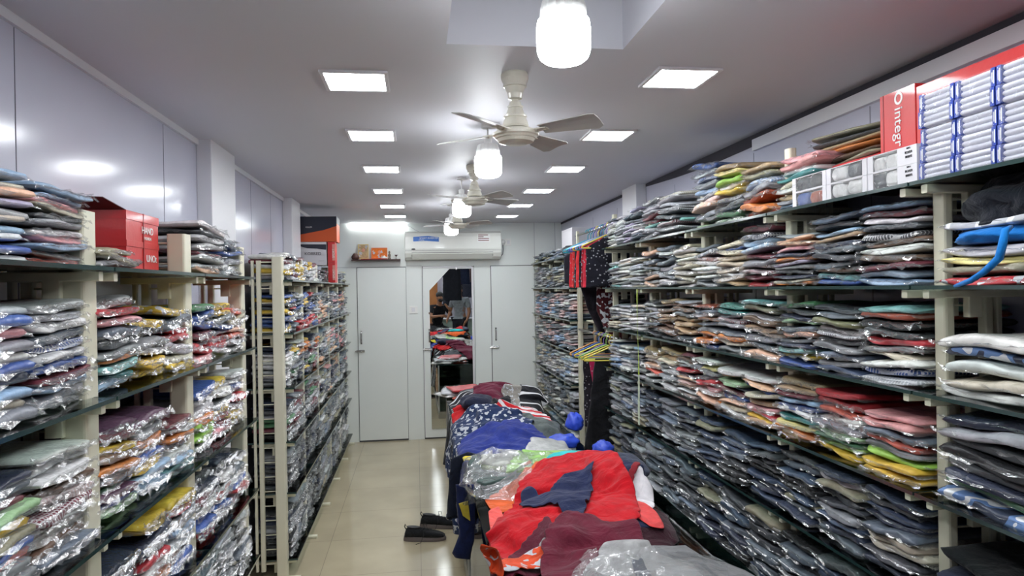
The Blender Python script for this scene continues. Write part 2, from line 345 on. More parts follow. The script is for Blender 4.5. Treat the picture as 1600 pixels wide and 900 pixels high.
def bulb(x, y, zb, lab, ztop=ZC):
    t = empty('hanging_bulb', (x, y, zb)); tag(t, lab, 'light bulb', 'hanging bulbs in a line')
    r = .0625
    p = [(.004, 0), (.030, .0015), (.046, .006), (.056, .014), (.061, .026), (.0625, .045), (.0625, .082), (.060, .098), (.054, .104)]
    MB().lathe(p, 32).build('glowing_globe', M['bulb'], t, True)
    b = MB(); k = 36
    v = []; f = []
    for (rr, z) in ((.055, .100), (.054, .125), (.047, .150), (.020, .158)):
        v += [((rr*(1-.06*(j % 2)))*math.cos(2*math.pi*j/k), (rr*(1-.06*(j % 2)))*math.sin(2*math.pi*j/k), z) for j in range(k)]
    for i in range(3):
        for j in range(k): f.append((i*k+j, i*k+(j+1) % k, (i+1)*k+(j+1) % k, (i+1)*k+j))
    f.append(tuple(range(3*k, 4*k))); b.add(v, f).build('ribbed_collar', M['white'], t)
    b = MB().lathe([(.018, .156), (.019, .185), (.012, .192)], 16)
    if ztop-zb > .2: b.tube([(0, 0, .19), (0, 0, ztop-zb)], .004)
    b.lathe([(.03, ztop-zb-.014), (.03, ztop-zb)], 16)
    b.build('holder', M['white'], t, False)
bulb(.347, 1.56, 2.213, 'bright white bulb hanging below the raised hatch, nearest of the bulbs', RZ)
bulb(.334, 3.12, 2.197, 'bright white bulb just behind the near ceiling fan')
bulb(.311, 4.62, 2.17, 'bright white bulb just behind the middle ceiling fan')
bulb(.315, 6.1, 2.165, 'bright white bulb in front of the air conditioner, smallest of the bulbs')
bulb(.33, -1.4, 2.2, 'bright white bulb behind the camera')
# strip light over the little shelf
t = empty('strip_light', (-.47, YB, ZC)); tag(t, 'glowing strip light along the top of the rear wall above the little shelf', 'strip light')
MB().tube([(-.26, -.03, -.012), (0, -.03, -.010), (.26, -.03, -.010), (.32, -.03, -.022), (.36, -.03, -.045)], .011, 8).build('glowing_tube', M['strip'], t, True)
MB().box(-.27, .27, -.045, 0, -.004, 0).build('mount', M['trim'], t)

# ================================================================ ceiling fans
def fan(x, y, rz, lab, src=None):
    if src:
        o = clone(src); o.location = (x, y, ZC); o.rotation_euler.z = rz; o['label'] = lab; return o
    t = empty('ceiling_fan', (x, y, ZC), rz); tag(t, lab, 'ceiling fan', 'ceiling fans in a line')
    MB().lathe([(.045, 0), (.048, -.006), (.047, -.02), (.038, -.042), (.041, -.043), (.041, -.047), (.036, -.049), (.028, -.066), (.026, -.07), (.024, -.088), (.012, -.092), (.012, -.10)], 32).build('canopy', M['fan'], t, False)
    MB().lathe([(.012, -.095), (.020, -.10), (.022, -.112), (.027, -.114), (.027, -.119), (.024, -.121), (.028, -.130), (.034, -.145), (.040, -.147), (.040, -.153), (.036, -.155), (.042, -.166), (.046, -.182), (.044, -.188), (.038, -.190)], 32).build('motor_cover', M['fan'], t, False)
    part_label(MB().lathe([(.038, -.186), (.038, -.196)], 32).build('motor_gap', M['darkmetal'], t, True), 'dark slot between cover and hub')
    MB().lathe([(.05, -.194), (.066, -.197), (.070, -.206), (.080, -.208), (.080, -.216), (.074, -.220), (.070, -.226), (.066, -.228), (.060, -.238), (.040, -.244), (.002, -.246)], 40).build('hub', M['fan'], t, False)
    for k in range(4):
        a = math.pi/4 + k*math.pi/2
        blade = MB(); v = []; nx = 10
        for i in range(nx+1):
            s = i/nx; rr = .10+.215*s; wd = .030+.022*s if s < .93 else .044; pitch = .25
            for j, q in enumerate((-1, -.33, .33, 1)):
                yy = q*wd - (.010 if s > .93 and q > 0 else 0); zz = -.204 - yy*pitch + .004*(1-q*q)
                v.append((rr, yy, zz)); 
        top = len(v); v += [(p[0], p[1], p[2]-.0022) for p in v]
        f = []
        for i in range(nx):
            for j in range(3):
                a0 = i*4+j; f += [(a0, a0+4, a0+5, a0+1), (top+a0, top+a0+1, top+a0+5, top+a0+4)]
            f += [(i*4, top+i*4, top+i*4+4, i*4+4), (i*4+3, i*4+7, top+i*4+7, top+i*4+3)]
        f += [(nx*4+j, top+nx*4+j, top+nx*4+j+1, nx*4+j+1) for j in range(3)]
        blade.add(v, f); o = blade.build('blade', M['fanblade'], t, False); o.rotation_euler.z = a
        c = MB().box(.055, .125, -.018, .018, -.207, -.203, .001); 
        for xx, yy in ((.085, .009), (.085, -.009), (.112, 0)): c.lathe([(.004, -.210), (.004, -.2025), (.002, -.2015)], 8, (xx, yy, 0))
        o2 = c.build('blade_bracket', M['fan'], o)
    return t
f1 = fan(.35, 2.36, R(6), 'cream four-bladed ceiling fan nearest the raised hatch')
fan(.358, 4.15, R(-12), 'cream four-bladed ceiling fan between the second and third bulbs', f1)
fan(.349, 5.78, R(12), 'cream four-bladed ceiling fan nearest the air conditioner', f1)

# ================================================================ shelving racks
LEV = {'left': [1.765, 1.452, 1.130, .812, .512, .12], 'right': [1.96, 1.685, 1.405, 1.135, .85, .50, .12]}
GT = .010
def rack(side, ys, name_label, post_top, skip_glass=()):
    sg = -1 if side == 'left' else 1
    xe = .72 if side == 'left' else 1.30       # glass front edge
    xp = .775 if side == 'left' else 1.385     # front of post
    xw = 1.035 if side == 'left' else 1.675
    t = empty('shelving_rack', (0, ys[0], 0)); tag(t, name_label, 'shelving rack')
    y00 = ys[0]
    def bx(b, a0, a1, *r_, **k):
        lo, hi = sorted((sg*a0, sg*a1)); return b.box(lo, hi, *r_, **k)
    top0 = post_top
    for y in ys:
        post_top = 1.945 if side == 'right' and .5 < y < 1.9 else top0; yy = y-y00
        pw, pd = (.036, .058) if sg < 0 else (.021, .030)
        b = MB(); bx(b, xp, xp+pd, yy-pw, yy+pw, .0, post_top, c=.007)
        p = b.build('post', M['post'], t)
        b = MB(); bx(b, xp+.125, xp+.15, yy-.014, yy+.014, .06, post_top-.02, c=.004); bx(b, xp+.165, xp+.18, yy-.01, yy+.01, .06, post_top-.02, c=.003)
        z = .1
        while z < post_top-.03:
            b.tube([(sg*(xp+.028), yy, z), (sg*(xp+.127), yy, z)], .003, 6); z += .085
        b.tube([(sg*(xp+.028), yy, post_top-.03), (sg*(xp+.127), yy, post_top-.03)], .004, 6)
        bx(b, xp-.07, xp+.17, yy-.02, yy+.02, 0, .018, c=.004)
        b.build('ladder_frame', M['post'], p)
        for li, z in enumerate(LEV[side]):
            b = MB()
            for dy, use in ((-.05, y > ys[0]), (.03, y < ys[-1])):
                if not use and len(ys) > 1: continue
                bx(b, xe+.015, xw-.06, yy+dy, yy+dy+.022, z-.034, z-GT-.002, c=.003)
                bx(b, xp+.045, xp+.085, yy+dy, yy+dy+.022, z-.085, z-.03, c=.003)
            if b.v: b.build('bracket', M['post'], t)
    for i in range(len(ys)-1):
        for li, z in enumerate(LEV[side]):
            if (i, li) in skip_glass: continue
            x0, x1 = sorted((sg*xe, sg*xw)); y0, y1 = ys[i]-y00+.004, ys[i+1]-y00-.004
            b = MB(); v = [(x, y, zz) for x in (x0, x1) for y in (y0, y1) for zz in (z-GT, z)]
            b.add(v, [(0, 2, 6, 4), (1, 5, 7, 3)], 0); b.add(v, [(0, 1, 3, 2), (4, 6, 7, 5), (0, 4, 5, 1), (2, 3, 7, 6)], 1)
            b.build('glass_shelf', [M['glass'], M['edge']], t)
    return t
LN_Y = [-.5, .26, 1.02, 1.78, 2.50, 3.25]; LF_Y = [4.2, 4.88, 5.6, 6.32, 7.05, 7.75]
RN_Y = [-.65, .13, .91, 1.67, 2.42, 3.20, 3.97, 4.74]; RF_Y = [5.80, 6.45, 7.10, 7.76]
rack('left', LN_Y, 'cream steel rack with glass shelves carrying the two red boxes', 1.90)
rack('left', LF_Y, 'cream steel rack with glass shelves beside the shoes, its ladder-like end facing out', 1.90)
rack('right', RN_Y, 'long cream steel rack with glass shelves from which the tape measure hangs', 2.2)
rack('right', RF_Y, 'cream steel rack with glass shelves behind the hangers, by the rear wall', 2.05)
# ================================================================ folded garments in clear packets
C = {'white': (216, 216, 214), 'cream': (206, 196, 172), 'pale grey': (176, 179, 184), 'grey': (126, 130, 136), 'dark grey': (66, 70, 76), 'black': (24, 26, 30),
     'navy': (30, 40, 66), 'blue': (50, 84, 160), 'light blue': (140, 172, 206), 'denim blue': (54, 74, 104), 'faded blue': (106, 122, 142), 'teal': (46, 128, 128),
     'aqua': (128, 196, 192), 'green': (70, 128, 84), 'pale green': (150, 190, 140), 'olive': (104, 104, 70), 'lime': (150, 208, 70), 'yellow': (226, 184, 44), 'pale yellow': (226, 214, 130), 'orange': (222, 124, 44),
     'peach': (222, 172, 138), 'coral': (224, 98, 76), 'pink': (220, 146, 150), 'pale pink': (214, 180, 178), 'red': (196, 38, 48), 'maroon': (112, 34, 50),
     'brown': (104, 76, 58), 'tan': (176, 146, 106), 'lavender': (176, 168, 196), 'plum': (92, 50, 80), 'rust': (158, 66, 40), 'khaki': (150, 146, 118), 'slate': (84, 96, 108)}
LC = {k: (*rgb(*[c*.86+sum(v)/3*.14 for c in v]), 1) for k, v in C.items()}
def hashn(x, y, z): return noise.noise(Vector((x, y, z)))
def garment_arrays(seed, nk=18, nw=15, D=.33, W=.245, T=.028, grow=0, amp=1.0):
    ys = np.sign(np.linspace(-1, 1, nw))*np.abs(np.linspace(-1, 1, nw))**.8
    v = []
    for t in ys:
        e = (1-abs(t)**8*.999)**.42
        e = max(e, .12)
        for k in range(nk):
            a = 2*math.pi*(k+.5)/nk; c, s = math.cos(a), math.sin(a)
            x = math.copysign(abs(c)**.28, c); z = math.copysign(abs(s)**.5, s)*e
            px = x*(D/2+grow)*(1-.05*abs(t)**8); py = t*(W/2+grow); pz = z*(T/2+grow)
            if x > .85: px += .012*hashn(py*14, pz*60, seed*3.1)*amp - .006*math.exp(-(pz/(T*.16))**2)
            q = hashn(px*11, py*13, seed*7.7)*.0065 + hashn(px*30, py*34, seed*2.3)*.0022
            pz += q*amp*(1 if z > 0 else .4)
            py += hashn(px*20, pz*40, seed*5.5)*.004*amp
            pz -= .008*max(0, px/D+.1)**2
            pz += amp*.0045*math.sin(py*17+seed*1.9+px*6)
            v.append((px, py, pz))
    f = [(j*nk+k, j*nk+(k+1) % nk, (j+1)*nk+(k+1) % nk, (j+1)*nk+k) for j in range(nw-1) for k in range(nk)]
    f = [q[::-1] for q in f]
    f += [tuple(range(nk)), tuple(range((nw-1)*nk, nw*nk))[::-1]]
    return v, f
def lip_arrays(seed, nw=16, nx=3, D=.33, W=.25, T=.028):
    """loose end of the bag sticking out past the fold"""
    v = []; L0 = .014+.022*((seed*37) % 10)/10
    for i in range(nx+1):
        for j in range(nw+1):
            t = -1+2*j/nw; s = i/nx
            x = D/2-.006 + s*(L0*(1+.5*hashn(t*3, seed, 1.2))) - .02*s*abs(t)**5
            z = -.003*s - .10*s*s*L0 + s*(.016*hashn(t*6, s*2, seed*1.7)+.012*hashn(t*17, s*5, seed*2.9))
            v.append((x, t*(W/2+.006+.004*s), z))
    f = [(i*(nw+1)+j, i*(nw+1)+j+1, (i+1)*(nw+1)+j+1, (i+1)*(nw+1)+j) for i in range(nx) for j in range(nw)]
    return v, f
NV = 9
gmesh = {}; 
def gm(pattern, wrapped, i):
    k = (pattern, wrapped, i)
    if k not in gmesh:
        v, f = garment_arrays(i+1 + (0 if wrapped else 50), nk=22, nw=19, amp=1.3 if wrapped else 1.6)
        gmesh[k] = MB().add(v, f).mesh('folded_garment', M[('wrap_' if wrapped else 'cloth_')+pattern], True)
    return gmesh[k]
fmesh = []
def side_fin(seed, sy, n=10, D=.33, W=.25):
    v = []; f = []
    for i in range(n+1):
        for j in range(3):
            x = -D*.2+D*.68*i/n; e = j/2*(.010+.010*abs(hashn(i*.6, seed, 2)))
            v.append((x, sy*(W/2-.006+e), .004*hashn(i*.9, seed, j)-.004*j+.006*hashn(i*1.7, j, seed*1.3)*j))
    for i in range(n):
        for j in range(2): a = i*3+j; f.append((a, a+1, a+4, a+3))
    return v, f
for i in range(NV*2):
    b = MB(); sh_ = i >= NV                      # the second half: bags folded close to the garment
    v, f = lip_arrays(i+1)
    k = .35 if sh_ else 1
    b.add([(.159+(x-.159)*k, y, z*(.6 if sh_ else 1)) for x, y, z in v], f)
    if not sh_: v, f = lip_arrays(i+9); b.add([(.159+(x-.159)*.8, y*.97, z*1.3+.007) for x, y, z in v], f)
    for sy in (-1, 1): v, f = side_fin(i+3*sy, sy); b.add(v, f)
    fmesh.append(b.mesh('clear_bag', M['film'], True))
RNAME = {'LN': 'red-box rack', 'LF': 'ladder-end rack', 'RN': 'tape-measure rack', 'RF': 'hanger-side rack'}
SPEC = []
rng = random.Random(11)
def jit(c, r):
    g = 1+r.uniform(-.14, .14); return tuple(max(0, min(1, v*g*(1+r.uniform(-.05, .05)))) for v in c[:3])+(1,)
def proj(p):
    d = Vector(p)-CAM; z = d.dot(fw); return 800+FPX*d.dot(rt)/z, 450-FPX*d.dot(up)/z, z
def stack(rk, bay, li, sn, y0, y1, cols, h, kind='shirt', off=0, z0=None, wrapped=True, depth=.33, pat=None, lean=0, seed=None, thick=None):
    side = 'left' if rk[0] == 'L' else 'right'; sg = -1 if side == 'left' else 1
    r = random.Random(hash((rk, bay, li, sn)) & 0xffff if seed is None else seed)
    r = random.Random(sum(ord(c)*(i+7) for i, c in enumerate('%s%s%s%s' % (rk, bay, li, sn))))
    zb = LEV[side][li] if z0 is None else z0
    n = len(cols); wts = [r.uniform(.8, 1.25) for _ in cols]; s = sum(wts); z = zb+.001
    xe = (.765 if side == 'left' else 1.335)
    depth = .20 if rk == 'LF' else .25 if side == 'left' else .32
    messy = 1.0 if (rk, bay) in (('RN', 2), ('RN', 1), ('LN', 1)) else 1.8
    base_yaw = r.uniform(-2, 2)
    for i, cn in enumerate(reversed(cols)):
        t = h*wts[i]/s
        tilt = r.uniform(-1.5, 2.0)*messy + lean*i/max(1, n-1)
        xc = sg*(xe+depth/2 + r.uniform(-.012, .016)+off)
        yc = (y0+y1)/2 + r.uniform(-.010, .010)
        pt = 'plain'
        if ':' in cn: cn, pt = cn.split(':')
        elif pat and r.random() < pat[1]: pt = pat[0]
        colr = jit(LC[cn], r)
        SPEC.append(dict(rk=rk, bay=bay, li=li, sn=sn, k=i, n=n, cn=cn, pt=pt, col=colr, kind=kind, wrapped=wrapped, loc=(xc, yc, z+t/2),
                         rot=(R(r.uniform(-2.2, 2.2)*messy), R(tilt*(1)), (math.pi if sg > 0 else 0)+R(base_yaw+r.uniform(-3.5, 3.5))),
                         sc=(depth/.33, (y1-y0)*1.0/.25*(1+r.uniform(-.03, .03)), t*1.06/.030), vi=r.randrange(NV), fi=r.randrange(NV)+(NV if kind in ('jeans', 'garment') or (kind == 'shirt' and r.random() < .55) else 0)))
        z += t
def pick(pal, n, r=rng):
    out = []
    for _ in range(n):
        out.append(r.choice(pal) if r.random() > .25 or not out else out[-1])
    return out
def bay_fill(rk, bay, li, y0, y1, pal, h, ns=3, n=8, kind='shirt', pat=None, hv=.12, lean=0):
    wd = (y1-y0)/ns
    for s_ in range(ns):
        hh = h*(1-rng.random()*hv)
        stack(rk, bay, li, s_, y0+wd*s_, y0+wd*(s_+1), pick(pal, max(3, round(n*hh/h))), hh, kind, pat=pat, lean=lean)
JEAN = ['navy', 'dark grey', 'denim blue', 'black', 'slate', 'navy', 'dark grey', 'khaki', 'dark grey', 'denim blue']
SILV = ['grey', 'pale grey', 'slate', 'faded blue', 'dark grey', 'grey', 'khaki', 'white']
PALE = ['white', 'cream', 'pale grey', 'white', 'light blue', 'pale grey', 'grey']
MIX = ['grey', 'pale grey', 'navy', 'dark grey', 'tan', 'peach', 'blue', 'white', 'slate', 'maroon', 'light blue', 'grey']
WARM = ['cream', 'peach', 'pale pink', 'red', 'tan', 'white', 'orange', 'khaki', 'pale yellow', 'blue', 'maroon']
DARKL = ['black', 'navy', 'dark grey', 'black', 'grey', 'dark grey', 'slate']
BRT = ['yellow', 'red', 'pale grey', 'white', 'orange', 'grey', 'green', 'blue', 'navy', 'pale grey', 'white', 'slate', 'maroon']
# --- the long rack (bay 2 stands beside the post nearest the camera on that side)
by = lambda i: (RN_Y[i]+.02, RN_Y[i+1]-.0)
def cols3(rk, bay, li, ys, lists, h, **k):
    wd = (ys[1]-ys[0])/len(lists)
    for s_, (l, hh) in enumerate(zip(lists, h)): stack(rk, bay, li, s_, ys[0]+wd*s_, ys[0]+wd*(s_+1), l, hh, **k)
B = (1.70, 2.44)
stack('RN', 2, 0, 2, 2.19, 2.42, ['pink', 'pink', 'white', 'teal', 'cream', 'white', 'tan', 'grey', 'light blue'], .20)
cols3('RN', 2, 1, B, [['light blue', 'maroon', 'white', 'dark grey', 'dark grey:check', 'brown', 'white', 'brown', 'maroon', 'faded blue', 'light blue'],
                      ['denim blue', 'dark grey', 'light blue', 'tan', 'navy', 'slate', 'dark grey', 'slate', 'brown', 'aqua', 'blue'],
                      ['grey', 'peach', 'peach', 'pink', 'navy', 'orange', 'lavender', 'grey', 'dark grey', 'navy', 'cream', 'orange']], (.235, .225, .19))
cols3('RN', 2, 2, B, [['aqua', 'rust', 'black', 'dark grey', 'red', 'grey', 'cream', 'white', 'blue:check', 'pale grey:check'],
                      ['dark grey', 'slate', 'olive', 'white', 'grey:check', 'dark grey', 'grey', 'faded blue', 'grey', 'denim blue'],
                      ['green', 'dark grey', 'navy', 'pale green', 'slate', 'peach', 'dark grey', 'navy', 'aqua', 'yellow', 'blue']], (.225, .215, .22))
cols3('RN', 2, 3, B, [['pink', 'pink', 'faded blue', 'coral', 'grey', 'lime', 'yellow', 'yellow'],
                      ['red', 'red', 'coral', 'white', 'grey', 'pale green', 'green', 'lime', 'yellow'],
                      ['tan', 'tan', 'maroon', 'light blue', 'blue', 'white', 'teal', 'pale yellow', 'orange', 'yellow']], (.175, .205, .215))
cols3('RN', 2, 4, B, [['navy', 'dark grey', 'denim blue', 'navy', 'slate', 'cream', 'cream', 'dark grey', 'navy'],
                      ['navy', 'pale grey', 'khaki', 'dark grey', 'dark grey', 'grey', 'denim blue', 'navy', 'slate'],
                      ['dark grey', 'slate', 'denim blue', 'black', 'black', 'denim blue', 'khaki', 'slate', 'navy']], (.235, .235, .225), kind='jeans')
cols3('RN', 2, 5, B, [pick(JEAN, 9), pick(JEAN, 9), pick(JEAN, 9)], (.30, .29, .27), kind='jeans')
B = (2.45, 3.21)
cols3('RN', 3, 0, B, [['tan', 'khaki', 'light blue', 'grey', 'rust', 'orange', 'rust'], ['tan', 'pale yellow', 'lime', 'white', 'yellow', 'grey', 'grey', 'navy', 'green', 'pale green'],
                      ['blue', 'pale grey', 'blue:check', 'grey', 'light blue', 'slate', 'pale pink', 'peach', 'grey', 'dark grey', 'pale green']], (.20, .25, .30), pat=('check', .3))
cols3('RN', 3, 1, B, [['maroon', 'navy', 'light blue', 'light blue', 'maroon', 'grey', 'brown', 'maroon', 'maroon', 'red'], pick(['cream', 'tan', 'blue', 'grey', 'navy', 'white'], 9), pick(['white', 'grey', 'slate', 'rust', 'white', 'dark grey'], 9)], (.24, .20, .19), pat=('check', .3))
cols3('RN', 3, 2, B, [['aqua', 'khaki', 'grey:check', 'brown', 'tan', 'cream', 'grey', 'slate', 'peach'], ['aqua', 'teal', 'grey', 'maroon:check', 'pale grey', 'slate', 'orange', 'cream', 'grey'], ['rust', 'slate', 'white', 'peach', 'slate', 'grey', 'orange', 'orange', 'blue']], (.22, .20, .20))
cols3('RN', 3, 3, B, [['white', 'peach', 'blue', 'cream', 'tan', 'pink', 'red', 'yellow', 'tan'], ['white', 'peach', 'pale green', 'navy', 'maroon', 'blue', 'peach', 'cream', 'white'], ['white', 'pale yellow', 'grey', 'grey', 'red', 'pink', 'white', 'peach', 'orange']], (.19, .20, .21))
for li, h in ((4, .22), (5, .30)): bay_fill('RN', 3, li, B[0], B[1], JEAN, h, 3, 9, 'jeans')
B = (3.22, 3.97)
bay_fill('RN', 4, 0, 3.42, 3.97, ['grey', 'pale grey', 'dark grey', 'pink', 'cream', 'slate', 'maroon', 'aqua'], .25, 2, 11, pat=('check', .4))
cols3('RN', 4, 1, B, [pick(['white', 'cream', 'white', 'cream'], 10), pick(['grey', 'pale grey', 'white', 'slate'], 9), pick(['grey', 'tan', 'peach', 'grey', 'slate', 'aqua'], 9)], (.21, .22, .22))
bay_fill('RN', 4, 2, *B, ['grey', 'pale grey', 'tan', 'slate', 'dark grey', 'brown', 'pale grey'], .225, 3, 11)
cols3('RN', 4, 3, B, [['maroon', 'brown', 'white', 'grey', 'red', 'navy', 'peach', 'pale pink', 'brown', 'white', 'pale pink'], ['tan', 'tan', 'cream', 'grey', 'white', 'grey', 'pale grey', 'white'], ['tan', 'cream', 'white', 'peach', 'coral', 'white', 'grey']], (.215, .21, .20))
for li, h in ((4, .23), (5, .31)): bay_fill('RN', 4, li, B[0], B[1], SILV[:5]+['navy'], h, 3, 10, 'jeans')
B = (3.99, 4.73)
bay_fill('RN', 5, 0, *B, ['pale grey', 'lavender', 'grey', 'white', 'slate', 'pale grey'], .21, 4, 11, pat=('check', .4))
bay_fill('RN', 5, 1, *B, ['white', 'cream', 'white', 'pale grey', 'aqua'], .20, 3, 11)
bay_fill('RN', 5, 2, *B, ['white', 'pale grey', 'cream', 'grey'], .17, 3, 9)
bay_fill('RN', 5, 3, *B, ['white', 'light blue', 'pale grey', 'grey', 'white'], .19, 3, 10)
for li, h in ((4, .25), (5, .31)): bay_fill('RN', 5, li, B[0], B[1], SILV, h, 3, 12, 'jeans')
for bay in (2, 3, 4, 5): bay_fill('RN', bay, 6, RN_Y[bay+1]+.02, RN_Y[bay+2], JEAN if bay < 4 else SILV, .30, 3, 9, 'jeans')
# --- the bay nearest the camera: bulkier folded clothes, partly unbagged
stack('RN', 1, 1, 1, 1.34, 1.63, ['pale grey:stripe'], .022, 'garment', z0=1.685+.137, thick=1)
stack('RN', 1, 1, 1, 1.34, 1.63, ['pale grey', 'pale yellow', 'khaki', 'red:print'], .10, 'garment', wrapped=True)
stack('RN', 1, 1, 0, 1.02, 1.33, ['navy', 'white', 'navy', 'navy', 'white', 'light blue', 'pale grey', 'white'], .235, 'garment')
stack('RN', 1, 2, 1, 1.32, 1.63, ['white', 'blue:camo', 'white', 'cream', 'white'], .155, 'garment')
stack('RN', 1, 2, 0, 1.02, 1.31, ['navy', 'navy', 'white', 'white'], .17, 'garment')
stack('RN', 1, 3, 1, 1.32, 1.63, ['navy', 'pale grey', 'dark grey', 'black', 'dark grey', 'navy', 'green', 'blue:camo'], .235, 'garment', wrapped=True)
stack('RN', 1, 3, 0, 1.02, 1.31, ['black', 'orange', 'navy', 'navy', 'black', 'navy'], .19, 'garment', wrapped=False)
stack('RN', 1, 4, 1, 1.32, 1.63, ['black', 'navy', 'dark grey', 'black'], .15, 'garment', wrapped=False)
stack('RN', 1, 4, 0, 1.02, 1.31, ['dark grey', 'navy', 'black'], .14, 'garment')
# --- rack by the rear wall, behind the hangers
for bay in range(3):
    a, b_ = RF_Y[bay]+.02, RF_Y[bay+1]
    bay_fill('RF', bay+1, 0, a, b_, SILV, .10, 3, 4)
    for li, h in ((1, .22), (2, .23), (3, .22), (4, .24), (5, .30), (6, .3)):
        bay_fill('RF', bay+1, li, a, b_, {0: PALE+['light blue'], 1: SILV}.get(li % 2) if li not in (2, 3) else ['pale pink', 'light blue', 'pale pink', 'grey', 'white', 'slate', 'faded blue'], h, 3, 9, 'shirt' if li < 4 else 'jeans')
bay_fill('RF', 0, 4, 4.80, 5.76, ['black', 'dark grey', 'navy'], .2, 3, 7, 'jeans'); SPEC = [s for s in SPEC if not (s['rk'] == 'RF' and s['bay'] == 0)]
# --- left rack with the red boxes
B = (1.04, 1.76)
cols3('LN', 1, 0, B, [['light blue', 'light blue', 'cream', 'pale pink', 'brown', 'peach', 'light blue', 'cream', 'blue', 'white'], ['light blue', 'cream', 'peach', 'lavender', 'pale grey', 'cream', 'light blue', 'white', 'blue', 'white'],
                      ['light blue', 'light blue', 'pink', 'cream', 'dark grey', 'pale grey', 'white', 'pink', 'light blue', 'pale grey', 'coral']], (.20, .175, .17), kind='T-shirt')
stack('LN', 2, 0, 0, 1.80, 2.0, ['khaki', 'khaki', 'pale grey'], .055, 'T-shirt', off=-.01)
cols3('LN', 1, 1, B, [['navy', 'blue', 'pale pink', 'blue', 'pale grey', 'white', 'maroon', 'blue', 'pale yellow', 'grey'], ['pale grey', 'blue', 'pink', 'grey', 'white', 'blue', 'navy', 'light blue', 'cream', 'grey'],
                      ['pale grey', 'pale grey', 'white', 'slate', 'blue:check', 'white', 'blue', 'maroon', 'light blue', 'pale grey', 'white']], (.235, .23, .235), kind='T-shirt')
cols3('LN', 1, 2, B, [['navy', 'maroon', 'green', 'yellow', 'grey', 'navy', 'blue', 'red', 'grey'], ['navy', 'slate', 'maroon', 'pale green', 'yellow', 'khaki', 'blue', 'coral', 'grey', 'grey'],
                      ['white', 'white', 'white', 'brown', 'pale pink:check', 'maroon:check', 'white', 'white', 'brown', 'faded blue']], (.22, .22, .235), kind='T-shirt')
cols3('LN', 1, 3, B, [['yellow', 'blue', 'grey', 'cream', 'navy'], ['blue', 'red', 'pale grey', 'khaki', 'grey', 'white'], ['blue', 'white', 'slate', 'grey', 'white']], (.14, .17, .12), kind='T-shirt')
B = (1.81, 2.49)
cols3('LN', 2, 1, B, [['pale grey', 'red', 'pink', 'slate', 'dark grey', 'grey', 'orange', 'aqua', 'teal', 'light blue'], ['yellow', 'black', 'grey', 'white', 'yellow', 'yellow'], ['yellow:print', 'slate', 'red', 'red', 'pale grey', 'cream', 'yellow']], (.235, .18, .205), kind='T-shirt')
cols3('LN', 2, 2, B, [['plum', 'maroon', 'yellow', 'brown', 'orange', 'grey', 'green', 'plum', 'blue', 'pale green'], ['plum', 'pale grey', 'orange', 'cream', 'blue', 'yellow', 'light blue', 'light blue'], ['maroon', 'pale grey', 'orange', 'grey', 'white', 'light blue', 'aqua']], (.235, .22, .16), kind='T-shirt')
cols3('LN', 2, 3, B, [['navy', 'navy', 'grey', 'white', 'aqua', 'red'], ['yellow', 'navy', 'slate', 'red', 'white', 'orange', 'grey'], ['yellow', 'red', 'grey', 'light blue', 'white', 'rust', 'blue']], (.20, .235, .235), kind='T-shirt')
B = (2.53, 3.23)
stack('LN', 3, 0, 0, 2.62, 2.92, ['white', 'dark grey', 'pale grey', 'pale grey', 'maroon', 'white', 'pale grey', 'peach'], .19, 'T-shirt')
stack('LN', 3, 0, 1, 2.94, 3.2, ['pale grey', 'slate', 'blue', 'grey', 'white', 'pale grey'], .155, 'T-shirt')
cols3('LN', 3, 1, B, [['green', 'blue', 'blue', 'maroon', 'grey', 'red', 'pink'], ['yellow', 'yellow', 'grey', 'blue', 'pale grey', 'red', 'red', 'white'], ['coral', 'khaki', 'pale grey', 'peach', 'coral', 'pale grey', 'white']], (.20, .20, .18), kind='T-shirt')
cols3('LN', 3, 2, B, [['blue', 'pale grey', 'white', 'orange', 'lime', 'lime', 'grey'], ['yellow', 'white', 'grey', 'yellow', 'red', 'maroon', 'pink'], ['white', 'pale grey', 'blue', 'red', 'pale grey', 'yellow', 'cream']], (.235, .23, .23), kind='T-shirt')
cols3('LN', 3, 3, B, [['black', 'navy', 'maroon', 'white', 'blue', 'blue', 'red'], ['navy', 'dark grey', 'white', 'grey', 'red', 'white', 'blue', 'grey'], ['black', 'grey', 'slate', 'white', 'blue', 'red', 'white']], (.235, .235, .20), kind='T-shirt')
for bay in (2, 3): bay_fill('LN', bay, 4, LN_Y[bay+1]+.02, LN_Y[bay+2], ['black', 'cream', 'slate', 'pale grey', 'grey', 'dark grey'], .26, 3, 9, 'T-shirt')
# --- left rack with the ladder end
for bay in range(5):
    a, b_ = LF_Y[bay]+.02, LF_Y[bay+1]
    hs = {0: .15, 1: .24, 2: .245, 3: .24, 4: .235, 5: .30}
    if bay == 0: hs[0] = .165
    pal = {0: ['pale grey', 'slate', 'yellow', 'white', 'maroon', 'grey', 'pale grey'], 1: ['navy', 'slate', 'pale grey', 'red', 'yellow', 'blue', 'grey', 'white'], 2: ['maroon', 'navy', 'green', 'orange', 'pale grey', 'yellow', 'white', 'grey'],
           3: ['black', 'navy', 'maroon', 'green', 'grey', 'pale grey'], 4: DARKL, 5: DARKL}
    if bay >= 2: pal = {k: SILV+(['pink', 'white', 'peach', 'navy'] if k in (1, 2, 3) else ['dark grey']) for k in range(6)}
    for li in range(6):
        if bay >= 2 and li == 0: hs[0] = .11
        if bay == 3 and li == 0: continue
        bay_fill('LF', bay+1, li, a, b_, pal[li], hs[li], 3, 10 if li else 5, 'T-shirt', hv=.08)
